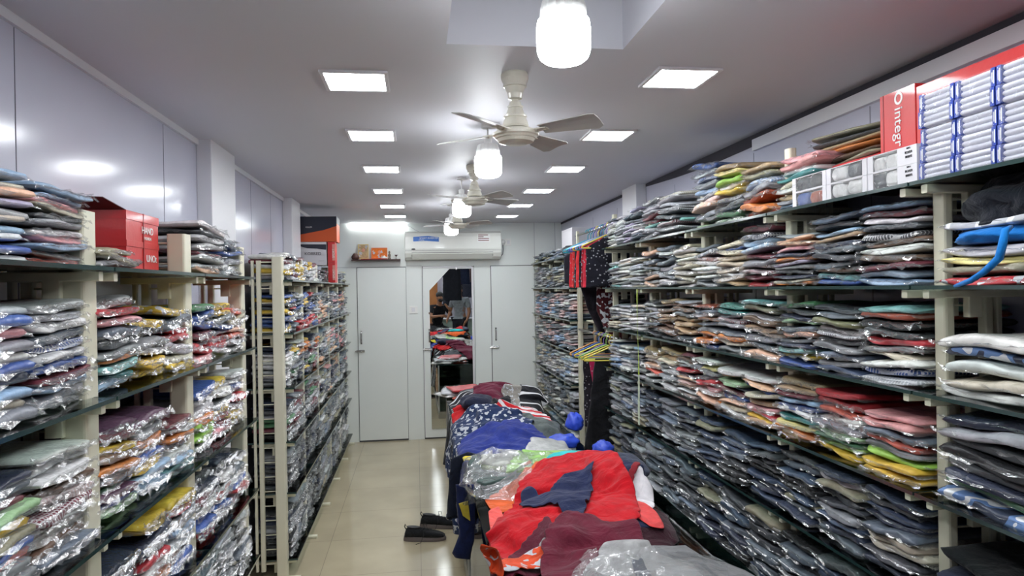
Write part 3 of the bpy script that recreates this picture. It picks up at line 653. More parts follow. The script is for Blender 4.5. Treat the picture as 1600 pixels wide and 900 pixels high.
cols3('LF', 1, 0, (4.22, 4.86), [['maroon', 'brown', 'navy', 'blue', 'grey'], ['maroon', 'grey', 'yellow', 'white', 'slate', 'blue'], ['grey', 'yellow', 'pale grey', 'slate', 'blue']], (.15, .16, .14), kind='T-shirt', z0=1.766) if 0 else None

# choose which packets are objects of their own: the 300 of each kind that show largest
for s_ in SPEC:
    x, y, z = s_['loc']; px, py, d = proj((x, y, z)); s_['d'] = d
    inside = -60 < px < 1660 and -40 < py < 940 and d > .2
    s_['score'] = (s_['sc'][1]*s_['sc'][2]/(d*d) if inside else -1/(1+d))
many = []
groups = {}
for s_ in SPEC: groups.setdefault(s_['kind'], []).append(s_)
solo = []
for k, l in groups.items():
    l.sort(key=lambda q: -q['score'])
    solo += [q for q in l[:300] if q['score'] > 0]; many += l[300:] + [q for q in l[:300] if q['score'] <= 0]
CAT = {'shirt': 'shirt', 'jeans': 'jeans', 'T-shirt': 'T-shirt', 'garment': 'folded clothes'}
NM = {'shirt': 'bagged_shirt', 'jeans': 'bagged_jeans', 'T-shirt': 'bagged_tshirt', 'garment': 'folded_garment'}
nshelf = {'LN': 0, 'LF': 0, 'RN': 0, 'RF': 0}
seen = {}
for s_ in solo:
    bg = 'bagged' if s_['wrapped'] else 'folded'
    o = bpy.data.objects.new(NM[s_['kind']], gm(s_['pt'], s_['wrapped'], s_['vi'])); col.objects.link(o)
    o.location = s_['loc']; o.rotation_euler = s_['rot']; o.scale = s_['sc']; o.color = s_['col']
    where = '%s up in %s stack' % (ords[s_['k']], ords[s_['sn']])
    if s_['pt'] != 'plain' or ' ' in s_['cn']: where = where.replace(' in ', ', ')
    pt = {'check': 'checked ', 'camo': 'camouflage ', 'stripe': 'striped ', 'print': 'printed '}.get(s_['pt'], '')
    lab = '%s %s%s %s %s, %s shelf, %s bay, %s' % (s_['cn'], pt, bg, s_['kind'], where, ords[s_['li']], ords[s_['bay']-1], RNAME[s_['rk']])
    tag(o, lab, CAT[s_['kind']], '%s on the %s' % ({'shirt': 'bagged shirts', 'jeans': 'bagged jeans', 'T-shirt': 'bagged T-shirts', 'garment': 'folded clothes'}[s_['kind']], RNAME[s_['rk']]))
    if s_['wrapped'] and s_['d'] < 5.2:
        fo = bpy.data.objects.new('clear_bag', fmesh[s_['fi']]); col.objects.link(fo); fo.parent = o
# the rest of each kind, as one mass
lowv, lowf = garment_arrays(3, nk=12, nw=8)
lowv = np.array(lowv); lv2, lf2 = lip_arrays(5, nw=7, nx=2); lv2 = np.array(lv2)
MASS = {'shirt': 'smaller bagged shirts filling the rest of the tape-measure rack and the hanger-side rack', 'jeans': 'smaller bagged jeans filling the low shelves across from the shoes',
        'T-shirt': 'smaller bagged T-shirts filling the rest of the shelves behind the shoes', 'garment': 'folded clothes stacked out of view'}
for k in ('shirt', 'jeans', 'T-shirt', 'garment'):
    l = [q for q in many if q['kind'] == k]
    if not l: continue
    V = []; Fc = []; MI = []; CO = []; o0 = 0
    for q in l:
        mx = Matrix.Translation(q['loc']) @ Euler(q['rot']).to_matrix().to_4x4() @ Matrix.Diagonal((*q['sc'], 1)); A = np.array(mx)
        P_ = lowv @ A[:3, :3].T + A[:3, 3]; V.append(P_); Fc += [tuple(i+o0 for i in f) for f in lowf]; MI += [0]*len(lowf); CO.append(np.tile(q['col'], (len(P_), 1))); o0 += len(P_)
        if q['wrapped']:
            P_ = lv2 @ A[:3, :3].T + A[:3, 3]; V.append(P_); Fc += [tuple(i+o0 for i in f) for f in lf2]; MI += [1]*len(lf2); CO.append(np.tile(q['col'], (len(P_), 1))); o0 += len(P_)
    me = bpy.data.meshes.new('bagged_clothes'); V = np.concatenate(V); me.from_pydata(V.tolist(), [], Fc)
    me.materials.append(M['wrap_attr']); me.materials.append(M['film']); me.polygons.foreach_set('material_index', MI); me.polygons.foreach_set('use_smooth', [m_ == 0 for m_ in MI])
    ca = me.color_attributes.new('Col', 'FLOAT_COLOR', 'POINT'); ca.data.foreach_set('color', np.concatenate(CO).ravel()); me.update()
    o = bpy.data.objects.new({'shirt': 'bagged_shirts_mass', 'jeans': 'bagged_jeans_mass', 'T-shirt': 'bagged_tshirts_mass', 'garment': 'folded_clothes_mass'}[k], me); col.objects.link(o)
    tag(o, MASS[k], 'packed clothes', kind='stuff')
print('PACKETS', len(SPEC), {k: len(l) for k, l in groups.items()}, 'solo', len(solo))
# ================================================================ boxes and special goods
def carton(name, x0, x1, y0, y1, z0, z1, m, lab, cat='box', group=None, bev=.002):
    t = empty(name, ((x0+x1)/2, (y0+y1)/2, z0)); tag(t, lab, cat, group); hx, hy, h = (x1-x0)/2, (y1-y0)/2, z1-z0
    MB().box(-hx, hx, -hy, hy, 0, h, bev).build('carton_body', m, t)
    return t, hx, hy, h
# two red boxes on the left rack
redl = [(1.778, 1.862, 'HAND'), (1.864, 1.95, 'HAND')]
for i, (z0, z1, tx) in enumerate(redl):
    t, hx, hy, h = carton('shoe_box', -1.03, -.845, 2.17, 2.425, z0-.011, z1-.001, M['red'], ['red cardboard box under the open-flapped one, white lettering on its side', 'red cardboard box with its dark flap raised, on top of the other red box'][i], group='red boxes on the top shelf')
    MB().box(-hx-.001, hx+.002, -hy-.002, hy+.002, h-.028 if i else h-.02, h-.001, .001).build('lid', M['red'], t)
    part_label(MB().box(hx+.0005, hx+.0025, -.003, .003, .0, h).build('tape_seam', paint(150, 30, 34), t), 'darker seam down the side')
    tt = words('UNOt' if i == 0 else 'HAND', .032, 'lettering', M['white'], t, (hx+.003, .06 if i == 0 else .03, h*.45), (R(90), 0, R(90)))
    if i: words('FASHION', .014, 'lettering', M['white'], t, (hx+.003, .03, h*.2), (R(90), 0, R(90)))
    if i:
        b = MB(); b.add([(-hx, -hy, h), (hx, -hy, h), (hx-.02, -hy-.10, h+.024), (-hx, -hy-.12, h+.03), (-hx, -hy, h-.002), (hx, -hy, h-.002), (hx-.02, -hy-.10, h+.022), (-hx, -hy-.12, h+.028)], [(0, 3, 2, 1), (4, 5, 6, 7), (0, 1, 5, 4), (1, 2, 6, 5), (2, 3, 7, 6), (3, 0, 4, 7)])
        part_label(b.build('flap', paint(70, 30, 34), t), 'dark raised flap')
t = empty('open_shoe_box', (-1.0, 2.52, 1.766)); t.scale.x = .36; tag(t, 'open red box with dark patterned contents, beside the lettered red boxes', 'box')
b = MB().box(-.1, .085, -.082, .06, .075, .085).box(-.1, .085, -.082, .06, 0, .004).box(-.1, .085, -.082, -.078, .004, .075).box(-.1, .085, .052, .06, .004, .075).box(-.1, -.095, -.078, .052, .004, .075)
b.build('carton_body', paint(150, 46, 44), t)
o = MB().box(-.09, .07, -.072, .046, .005, .062, .006).build('dark_contents', M['cloth_print'], t); o.color = (.02, .02, .025, 1)
# clear bag of grey clothes beside it gets a tall loose film later
# boxes on the ladder-end rack
t, hx, hy, h = carton('carton', -.99, -.675, 6.12, 6.36, 2.12, 2.335, M['orange'], 'navy and orange carton on top of the white carton near the rear wall', group='cartons on the ladder-end rack')
b = MB(); b.add([(-hx-.001, -hy-.0015, .06), (-hx-.001, -hy-.0015, h), (hx+.001, -hy-.0015, h), (hx+.001, -hy-.0015, .135), (.05, -hy-.0015, .10)], [(0, 1, 2, 3, 4)][:1]); b.f[0] = b.f[0][::-1]
b.box(-hx-.002, hx+.001, -hy-.001, hy+.001, h-.06, h+.002); part_label(b.build('navy_lid', M['navycard'], t), 'navy upper part with a slanting edge')
words('KILLER', .018, 'lettering', M['white'], t, (-.075, -hy-.003, .125), (R(90), 0, 0))
t, hx, hy, h = carton('carton', -.99, -.765, 6.12, 6.34, 1.915, 2.118, M['whitecard'], 'pale carton with a dark band under the navy and orange carton', group='cartons on the ladder-end rack')
v = [(-hx-.001, -hy-.002, h-.035), (-hx*.4, -hy-.002, h-.055), (hx*.3, -hy-.002, h-.058), (hx+.001, -hy-.002, h-.07), (hx+.001, -hy-.002, h-.022), (-hx-.001, -hy-.002, h-.02)]
part_label(MB().add(v, [tuple(range(6))]).build('dark_band', M['navycard'], t), 'dark curved band')
words('KOBRED', .036, 'lettering', paint(70, 66, 70), t, (0, -hy-.003, .10), (R(90), 0, 0)); words('___', .03, 'small_lettering', paint(90, 86, 90), t, (.07, -hy-.003, .05), (R(90), 0, 0))
for z0, z1, lb in ((1.766, 1.935, 'red upright box at the shelf end, lower of the two'), (1.937, 2.118, 'red upright box at the shelf end holding up the orange carton')):
    t, hx, hy, h = carton('upright_box', -.755, -.695, 6.14, 6.30, z0, z1, M['red'], lb, group='red upright boxes'); part_label(MB().box(.008, hx+.001, -hy-.0015, -hy, .02, h-.02).build('pale_panel', paint(220, 150, 140), t), 'pale printed panel')
    words('SPORT', .026, 'lettering', M['white'], t, (.018, -hy-.003, h*.45), (R(90), R(-90), 0))
# red Integra carton, second carton and the red tray on the right rack
ZT = 1.961
t, hx, hy, h = carton('shipping_carton', 1.42, 1.66, 1.79, 1.942, ZT, 2.262, M['red'], 'red carton with white vertical lettering and a ring, behind the window boxes', group='red cartons')
o = words('integr', .050, 'lettering', M['white'], t, (-hx-.002, -.008, .192), (R(90), R(90), R(-90)))
rg = MB(); k = 28; v = []
for rr in (.019, .012):
    for xx in (-.0015, 0): v += [(-hx+xx, rr*math.cos(2*math.pi*j/k)*.9, rr*math.sin(2*math.pi*j/k)) for j in range(k)]
f = [(j, (j+1) % k, 2*k+(j+1) % k, 2*k+j) for j in range(k)] + [(j, k+j, k+(j+1) % k, (j+1) % k) for j in range(k)] + [(2*k+j, 2*k+(j+1) % k, 3*k+(j+1) % k, 3*k+j) for j in range(k)]
o = rg.add(v, f).build('ring_emblem', M['white'], t); o.location = (0, -.008, .276)
part_label(MB().box(-hx-.001, hx, .058, .062, 0, h).build('fold_line', paint(160, 30, 34), t), 'darker fold')
t, hx, hy, h = carton('shipping_carton', 1.42, 1.66, 1.0, 1.785, ZT, 2.25, M['red'], 'long red carton standing behind the white rolled packs', group='red cartons')
t, hx, hy, h = carton('red_tray', 1.42, 1.66, 1.95, 2.40, ZT, 2.095, M['red'], 'low red tray under the brown bagged shirts', 'tray')
for i, cn in enumerate(['khaki', 'brown', 'orange', 'tan', 'dark grey', 'khaki']):
    o = bpy.data.objects.new('bagged_shirt', gm('plain', True, i % NV)); col.objects.link(o); o.location = (1.54+.004*i, 2.13+.01*(i % 3), 2.108+.019*i); o.rotation_euler = (R(-3+i*.7), 0, math.pi/2+R(4*i-8)); o.scale = (1.15, .95, .62); o.color = LC[cn]
    tag(o, '%s bagged shirt, %s up in the pile on the red tray' % (cn, ords[i]), 'shirt', 'bagged shirts on the red tray'); fo = bpy.data.objects.new('clear_bag', fmesh[i % NV]); col.objects.link(fo); fo.parent = o
# white rolled packs with blue ends
def roll_pack():
    t = empty('undershirt_pack', (0, 0, 0)); W_, H_ = .119, .0445
    for k in range(3):
        r = .0098; zc = .008+k*.0142
        b = MB(); prof = [(.003, 0), (.0078, .001), (r, .006), (r, .044), (r*.93, .046), (r, .048), (r, .093), (.0078, .098), (.003, .099)]
        v = []; f = []; kk = 12
        for rr, yy in prof: v += [(rr*1.5*math.cos(2*math.pi*j/kk)+.018, yy+.010, zc+rr*.82*math.sin(2*math.pi*j/kk)) for j in range(kk)]
        for i in range(len(prof)-1):
            for j in range(kk): f.append((i*kk+j, (i+1)*kk+j, (i+1)*kk+(j+1) % kk, i*kk+(j+1) % kk))
        b.add(v, f).build('white_roll', paint(206, 206, 220), t, True)
    for y0 in (.0, W_-.013): part_label(MB().box(0, .07, y0, y0+.0125, 0, H_-.001, .001).build('blue_end', paint(36, 64, 160), t), 'blue printed card end')
    for y0 in (.0, W_-.013): MB().box(-.0008, 0, y0+.002, y0+.005, .006, H_-.008).box(-.0008, 0, y0+.007, y0+.0085, .01, H_-.012).build('print_line', M['white'], t)
    v = []; f = []; n1, n2 = 9, 6
    for i in range(n1+1):
        for j in range(n2+1): v.append((-.0015+.0035*hashn(i*.7, j*.9, 4)-.001, .006+(W_-.012)*i/n1, .001+(H_-.003)*j/n2))
    for i in range(n1):
        for j in range(n2): a = i*(n2+1)+j; f.append((a, a+1, a+n2+2, a+n2+1))
    MB().add(v, f).build('clear_wrap', M['film'], t, True)
    return t
pk = roll_pack(); first = True
for c in range(4):
    for r_ in range(5):
        o = pk if first else clone(pk); first = False
        o.location = (1.318+.003*((r_*7+c*3) % 3), 1.655-.1225*(c+1)+.001, ZT+r_*.0452)
        tag(o, 'white rolled undershirts with blue ends, %s up, %s column from the lettered carton' % (ords[r_], ords[c]), 'undershirt pack', 'white undershirt packs on the top shelf')
# window boxes of briefs
def window_box(seed, c1, c2, near):
    ws = .075 if near else .02
    t = empty('underwear_box', (0, 0, 0)); L_, H_, D_ = .2, .050, .088
    b = MB().box(0, D_, 0, L_, 0, .003).box(0, D_, 0, L_, H_-.002, H_).box(D_-.002, D_, 0, L_, .003, H_-.002).box(0, D_, 0, .002, .003, H_-.002).box(0, D_, L_-.002, L_, .003, H_-.002).box(0, .002, .002, ws, .003, H_-.002).box(0, .002, L_-.022, L_-.002, .003, H_-.002)
    b.build('carton_body', M['whitecard'], t)
    if near: words('BOXER', .009, 'lettering', M['black'], t, (-.0006, .030, .033), (R(90), 0, R(-90))); words('BRIEFS', .009, 'lettering', M['black'], t, (-.0006, .030, .021), (R(90), 0, R(-90))); words('SIZE L', .006, 'lettering', M['black'], t, (-.0006, .030, .044), (R(90), 0, R(-90)))
    for i, c in enumerate((c1, c2)):
        v, f = garment_arrays(seed+i*3, nk=14, nw=10, D=.06, W=.052 if near else .074, T=.044, amp=.8)
        o = MB().add([(x+.033, y+(.102+.052*i if near else .060+.08*i), z+.025) for x, y, z in v], f).build('folded_brief', M['cloth_plain'], t, True); o.color = LC[c]
    v = []; f = []; n1, n2 = 8, 4
    for i in range(n1+1):
        for j in range(n2+1): v.append((.0008+.002*hashn(i*.8, j, seed), ws+(.178-ws)*i/n1, .003+(H_-.005)*j/n2))
    for i in range(n1):
        for j in range(n2): a = i*(n2+1)+j; f.append((a, a+1, a+n2+2, a+n2+1))
    MB().add(v, f).build('clear_window', M['film'], t, True)
    return t
k = 0
for c, y in enumerate((1.662, 1.868, 2.072)):
    for r_ in range(2):
        o = window_box(5+k, ['white', 'white', 'white', 'dark grey', 'rust', 'black'][k], ['dark grey', 'white', 'white', 'white', 'blue', 'dark grey'][k], c == 0); k += 1
        o.location = (1.320, y, ZT+.0508*r_)
        tag(o, 'pale underwear box with a clear window, %s layer, %s from the white rolled packs' % (['lower', 'upper'][r_], ords[c]), 'box', 'window boxes on the top shelf')
# louvred white carton pile on the far right rack
t = empty('white_flat_boxes', (1.50, 6.3, 1.961+.0)); t.name = 'ribbed_white_box'; tag(t, 'ribbed white box standing on the far rack behind the top hangers', 'box')
t.location.z = 2.065
b = MB().box(-.1, .15, -.22, .22, 0, .165, .002)
for i in range(9): b.box(-.103, -.1, -.22, .22, .008+i*.018, .017+i*.018); b.box(-.1, .15, -.223, -.22, .008+i*.018, .017+i*.018)
b.build('ribbed_body', M['whitecard'], t)

# ================================================================ bay nearest the camera: bulky things
def lump(name, lab, cat, c, s, colr, m='cloth_plain', seed=1, rz=0, group=None, rough=1.0, floorz=None):
    """a crumpled garment lying in a heap"""
    nu, nv = 34, 20; v = []; f = []
    for i in range(nv+1):
        ph = math.pi*i/nv
        for j in range(nu):
            th = 2*math.pi*j/nu
            d = Vector((math.sin(ph)*math.cos(th), math.sin(ph)*math.sin(th), math.cos(ph)))
            q = 1+rough*(.22*noise.noise(d*1.6+Vector((seed, 0, 0)))+.16*noise.turbulence(d*2.2+Vector((0, seed, 0)), 3, False)-.06)
            x, y, z = d.x*q, d.y*q, d.z*q
            z = z if z > -.55 else -.55+(z+.55)*.08
            v.append((x*s[0], y*s[1], (z+.57)*s[2]))
    for i in range(nv):
        for j in range(nu): a, b_ = i*nu+j, i*nu+(j+1) % nu; f.append((a, a+nu, b_+nu, b_))
    o = MB().add(v, f).build(name, M[m], None, True, c); o.rotation_euler.z = rz; o.color = (*rgb(*colr), 1); tag(o, lab, cat, group); return o
lump('crumpled_jacket', 'large black and navy jacket crumpled on top of the pile, beside the near post', 'jacket', (1.50, 1.46, 1.822), (.16, .19, .095), (22, 25, 34), seed=4)
lump('rolled_towel', 'pale grey rolled cloth high on the nearest pile', 'cloth', (1.45, 1.17, 1.925), (.10, .17, .03), (186, 188, 188), seed=9, rough=.5)
t = lump('blue_drawstring_shorts', 'bright blue folded shorts with a dangling drawstring, under the black jacket', 'shorts', (1.435, 1.478, 1.786), (.115, .145, .030), (22, 110, 186), seed=12, rough=.5)
o = MB().tube([Vector((-.11, -.10, .03)), Vector((-.135, -.11, .02)), Vector((-.142, -.11, -.01)), Vector((-.142, -.10, -.04)), Vector((-.143, -.06, -.07)), Vector((-.143, -.02, -.09)), Vector((-.142, .03, -.103))], [.005, .008, .009, .009, .008, .007, .004], 8).build('drawstring', M['cloth_plain'], t, True); o.color = (*rgb(22, 120, 200), 1)

# ================================================================ things on and under the rear wall
t = empty('air_conditioner', (.416, YB, 2.018)); tag(t, 'white split air conditioner with a blue sticker, high on the rear wall', 'air conditioner')
prof = [(0, .0), (-.10, .0), (-.165, .028), (-.195, .07), (-.205, .12), (-.205, .25), (-.195, .29), (-.16, .311), (0, .311)]
v = []; n = len(prof)
for x in (-.535, -.528, .528, .535): s = .985 if abs(x) > .53 else 1; v += [(x, y*s, .155+(z-.155)*s) for y, z in prof]
f = [(k*n+i, k*n+i+1, (k+1)*n+i+1, (k+1)*n+i) for k in range(3) for i in range(n-1)] + [tuple(range(n))[::-1], tuple(range(3*n, 4*n))]
MB().add(v, f).build('housing', M['ac'], t, False)
part_label(MB().add([(-.46, -.198, .078), (.44, -.198, .078), (.44, -.172, .034), (-.46, -.172, .034)], [(0, 3, 2, 1)][:1]).box(-.46, .44, -.178, -.17, .045, .070).build('air_slot', M['darkmetal'], t), 'dark air outlet slot')
b = MB().add([(-.455, -.202, .062), (.435, -.202, .062), (.435, -.150, .006), (-.455, -.150, .006), (-.455, -.196, .066), (.435, -.196, .066), (.435, -.145, .010), (-.455, -.145, .010)], [(0, 3, 2, 1), (4, 5, 6, 7), (0, 1, 5, 4), (3, 7, 6, 2), (0, 4, 7, 3), (1, 2, 6, 5)])
b.build('louvre_flap', M['ac'], t)
part_label(MB().box(-.53, .53, -.2065, -.2055, .098, .1).build('panel_seam', M['seam'], t), 'thin seam across the front')
b = MB().add([(-.44, -.2065, .20), (-.30, -.2065, .205), (-.16, -.2065, .195), (-.16, -.2065, .245), (-.28, -.2065, .26), (-.44, -.2065, .25)], [tuple(range(6))])
st = part_label(b.build('sticker', paint(70, 120, 200), t), 'blue sticker with white lettering')
words('SMART INVERTER', .026, 'lettering', M['white'], st, (-.27, -.2075, .235), (R(90), 0, 0)); words('COOL', .022, 'lettering', M['white'], st, (-.35, -.2075, .213), (R(90), 0, 0))
st = part_label(MB().box(.265, .41, -.2068, -.2055, .185, .275).build('sticker', M['white'], t), 'white label with dark print')
b = MB()
for i, (a, c_) in enumerate(((.0, .11), (.0, .06), (.0, .12), (.0, .12))): b.box(.275+a, .275+c_, -.2075, -.2068, .262-i*.02, .270-i*.02)
b.build('print_line', paint(120, 50, 50), st)
o = part_label(MB().lathe([(.018, 0), (.018, .002), (.001, .003)], 20).build('maker_badge', M['darkmetal'], t), 'small dark oval badge')
o.rotation_euler = (R(90), 0, 0); o.location = (-.44, -.2055, .115); o.scale = (1.3, .5, 1)
# power point and cable
t = empty('power_outlet', (1.02, YB, 2.215)); tag(t, 'white power outlet beside the air conditioner with a plug in it', 'power outlet')
MB().box(-.075, .065, -.012, 0, -.04, .04, .003).build('plate', M['white'], t)
b = MB().lathe([(.028, 0), (.030, .02), (.022, .04), (.008, .045)], 16); o = b.build('plug', M['white'], t, True); o.rotation_euler = (R(90), 0, 0); o.location = (-.032, -.012, 0)
part_label(MB().box(.02, .05, -.015, -.012, -.02, .02, .001).build('switch_rocker', M['trim'], t), 'rocker switch')
o = MB().tube([(.988, YB-.04, 2.18), (.99, YB-.04, 2.13), (.985, YB-.03, 2.08), (.965, YB-.03, 2.055), (.952, YB-.04, 2.06)], .005, 8).build('power_cable', paint(120, 120, 124), None, True); tag(o, 'grey cable curving from the plug to the air conditioner', 'cable')
t = empty('light_switch', (-.036, YB, 1.462)); tag(t, 'small white switch plate on the wall between the two doors', 'switch')
MB().box(-.045, .045, -.010, 0, -.042, .042, .003).build('plate', M['white'], t); MB().box(-.018, .018, -.014, -.010, -.022, .022, .002).build('rocker', M['trim'], t)
o = MB().tube([(-.19, YB-.02, 2.43), (-.12, YB-.015, 2.42), (-.06, YB-.015, 2.40), (.0, YB-.02, 2.36), (.05, YB-.03, 2.335)], .003, 6).build('thin_cable', paint(190, 190, 194), None, True); tag(o, 'thin white cable running from the strip light to the air conditioner', 'cable')
# little shrine shelf
t = empty('shrine_shelf', (-.435, YB, 2.03)); tag(t, 'small dark shelf on the rear wall carrying two framed pictures', 'shelf')
MB().box(-.265, .265, -.14, 0, -.012, 0, .003).build('shelf_board', paint(70, 46, 44), t); o = MB().box(-.16, .12, -.145, -.01, .0, .006).build('red_cloth', M['cloth_plain'], t); o.color = (*rgb(170, 30, 40), 1)
def picture(x, w_, h_, fc, pc, lab):
    t = empty('framed_picture', (x, YB-.06, 2.037)); t.rotation_euler.x = R(-8); tag(t, lab, 'framed picture')
    b = MB().box(-w_/2, w_/2, -.008, 0, 0, .010).box(-w_/2, w_/2, -.008, 0, h_-.010, h_).box(-w_/2, -w_/2+.01, -.008, 0, .01, h_-.01).box(w_/2-.01, w_/2, -.008, 0, .01, h_-.01)
    b.build('frame', fc, t)
    o = MB().box(-w_/2+.01, w_/2-.01, -.004, -.001, .01, h_-.01).build('picture', M['cloth_print'], t); o.color = pc
    o = part_label(MB().lathe([(.016, 0), (.013, .002), (.001, .003)], 16).build('painted_figure', paint(214, 150, 130), t), 'pale round shape in the picture'); o.rotation_euler = (R(90), 0, 0); o.location = (0, -.004, h_*.6); o.scale = (1, 1.3, 1)
picture(-.575, .115, .165, paint(196, 176, 120), (.5, .36, .2, 1), 'gold framed picture, taller of the two on the small shelf')
picture(-.40, .175, .125, paint(214, 110, 50), (.75, .2, .04, 1), 'orange framed picture, wider of the two on the small shelf')
b = MB().lathe([(.03, 0), (.04, .012), (.045, .03), (.03, .055), (.018, .07), (.006, .074)], 20); o = b.build('incense_pot', paint(84, 56, 50), None, True, (-.66, YB-.07, 2.031)); tag(o, 'dark brown incense pot at the end of the small shelf', 'pot')
b = MB().lathe([(.016, 0), (.018, .01), (.010, .02), (.014, .035), (.016, .05), (.008, .062), (.011, .075), (.009, .088), (.002, .094)], 16); o = b.build('figurine', paint(110, 96, 84), None, True, (-.29, YB-.07, 2.031)); tag(o, 'small grey figurine standing beside the orange framed picture', 'figurine')
b = MB().lathe([(.03, 0), (.035, .018), (.028, .02)], 16).lathe([(.02, .02), (.001, .036)], 12); o = b.build('offering_bowl', M['white'], None, True, (-.345, YB-.115, 2.037)); tag(o, 'small white offering bowl in front of the orange framed picture', 'bowl')
b = MB().lathe([(.012, 0), (.004, .01), (.004, .03), (.02, .045), (.022, .05)], 16); o = b.build('brass_lamp', M['chrome'], None, True, (-.215, YB-.08, 2.031)); tag(o, 'little metal oil lamp at the air-conditioner end of the small shelf', 'oil lamp')

# ================================================================ hangers and hung clothes
t = empty('hanging_rail', (1.385, 4.74, 0)); tag(t, 'steel rails carrying coloured hangers between the two racks', 'clothes rail')
for z in (2.135, 1.325): MB().tube([(0, -.08, z), (0, .3, z), (0, .6, z), (0, 1.14, z)], .010, 10).build('rail', M['chrome'], t, True)
MB().box(-.01, .012, -.022, 0, 1.28, 2.17, .003).box(-.01, .012, 1.06, 1.09, 0, 2.17, .003).build('rail_support', M['post'], t)
def hanger(c, lab, grp):
    t = empty('clothes_hanger', (0, 0, 0)); tag(t, lab, 'hanger', grp)
    m = paint(*c, rough=.3)
    pts = [(-.19, 0, -.165)] + [(-.195-.008*math.sin(a), 0, -.155-.012*math.cos(a)) for a in (.6, 1.4, 2.2)] + [(-.10, 0, -.105), (-.03, 0, -.075), (0, 0, -.066), (.03, 0, -.075), (.10, 0, -.105)] + [(.195+.008*math.sin(a), 0, -.155-.012*math.cos(a)) for a in (2.2, 1.4, .6)] + [(.19, 0, -.165)]
    MB().tube(pts, .0052, 8, closed=True).build('hanger_body', m, t, True)
    hk = [(0, 0, -.07), (0, 0, -.03), (.004, 0, -.022)] + [(-.0+.0185*math.cos(a), 0, .0-.001+.0185*math.sin(a)) for a in [R(q) for q in (-40, -10, 20, 50, 90, 130, 165, 195)]]
    MB().tube(hk, .0038, 8).build('hook', m, t, True); return t
HC = {'teal': (46, 150, 170), 'light blue': (104, 160, 214), 'purple': (140, 120, 190), 'yellow': (222, 206, 84), 'blue': (66, 110, 190), 'orange': (226, 164, 104), 'green': (150, 200, 110), 'aqua': (110, 190, 190)}
def hung(name, lab, cat, grp, pts, y, colr, m, thick=.028, seed=1, x=1.385, z=2.135, rz=0):
    """cloth hanging in a plane across the rail; pts is its outline (x, z) from the hanger's hook"""
    xs = [p[0] for p in pts]; zs = [p[1] for p in pts]; h_ = .016
    nx = int((max(xs)-min(xs))/h_)+1; nz = int((max(zs)-min(zs))/h_)+1
    def span(zz):
        r_ = []
        for i in range(len(pts)):
            (xa, za), (xb, zb) = pts[i], pts[(i+1) % len(pts)]
            if (za-zz)*(zb-zz) <= 0 and za != zb: r_.append(xa+(xb-xa)*(zz-za)/(zb-za))
        return (min(r_), max(r_)) if r_ else (0, 0)
    v = []; f = []; nc = 26
    for i in range(nz+1):
        zz = max(zs)-.001-(max(zs)-min(zs)-.002)*i/nz; a, b_ = span(zz)
        dn = i/nz
        for j in range(nc):
            th = 2*math.pi*j/nc; cx_ = (a+b_)/2+(b_-a)/2*math.copysign(abs(math.cos(th))**.6, math.cos(th))
            yy = math.copysign(abs(math.sin(th))**.8, math.sin(th))*thick*(.45+.6*dn) + .016*dn*math.sin(cx_*46+seed*2)+.01*hashn(cx_*9, zz*7, seed)
            v.append((cx_+.006*hashn(zz*14, seed, th), yy, zz))
    for i in range(nz):
        for j in range(nc): f.append((i*nc+j, (i+1)*nc+j, (i+1)*nc+(j+1) % nc, i*nc+(j+1) % nc))
    f += [tuple(range(nc)), tuple(range(nz*nc, nz*nc+nc))[::-1]]
    o = MB().add(v, f).build(name, M[m], None, True, (x, y, z)); o.rotation_euler.z = rz; o.color = (*rgb(*colr), 1); tag(o, lab, cat, grp); return o
top = [(-.17, -.16), (-.03, -.085), (.03, -.085), (.17, -.16), (.18, -.44), (-.18, -.45)]
ys = [4.83, 4.90, 4.98, 5.05, 5.13, 5.20, 5.28, 5.36, 5.45]
cs = ['yellow', 'purple', 'teal', 'light blue', 'yellow', 'purple', 'blue', 'teal', 'teal']
gc = [((26, 26, 36), 'cloth_floral', 'black top with white flowers'), ((196, 40, 60), 'cloth_floral', 'red flowered top'), ((150, 30, 44), 'cloth_floral', 'dark red flowered top'), ((30, 30, 40), 'cloth_floral', 'black flowered top'), ((206, 50, 54), 'cloth_plain', 'plain red top'), ((30, 34, 44), 'cloth_floral', 'charcoal flowered top'),
      ((200, 60, 60), 'cloth_floral', 'light red flowered top'), ((190, 40, 50), 'cloth_floral', 'deep red flowered top'), ((26, 24, 34), 'cloth_plain', 'plain black top')]
for i, y in enumerate(ys):
    o = hanger(HC[cs[i]], '%s plastic hanger, %s from the camera on the upper rail' % (cs[i], ords[i]), 'hangers on the upper rail'); o.location = (1.385, y, 2.135+.0); o.rotation_euler.z = R(rng.uniform(-9, 9))
    hung('hanging_blouse', '%s, %s from the camera on the upper rail' % (gc[i][2], ords[i]), 'top', 'tops on the upper rail', [(p[0], p[1]-(.03 if i == 8 else 0)) for p in top] if i < 8 else [(-.20, -.20), (-.03, -.09), (.03, -.09), (.17, -.16), (.18, -.46), (-.20, -.42)], y, gc[i][0], gc[i][1], seed=i+1, thick=.022)
hung('hanging_scarf', 'long dark red patterned scarf hanging below the upper tops', 'scarf', None, [(-.05, -.42), (.22, -.42), (.22, -.95), (.06, -.95), (-.01, -.72), (-.05, -.62)], 5.02, (70, 24, 30), 'cloth_print', seed=5, thick=.03)
hung('hanging_scarf', 'black scarf hanging beside the long dark red one', 'scarf', None, [(-.12, -.44), (.1, -.44), (.12, -.75), (.06, -.92), (.0, -.75), (-.06, -.62)], 5.25, (30, 26, 34), 'cloth_plain', seed=8, thick=.03)
ys = [4.80, 4.88, 4.96, 5.03, 5.10, 5.18, 5.27]
cs = ['yellow', 'yellow', 'green', 'purple', 'yellow', 'blue', 'orange']
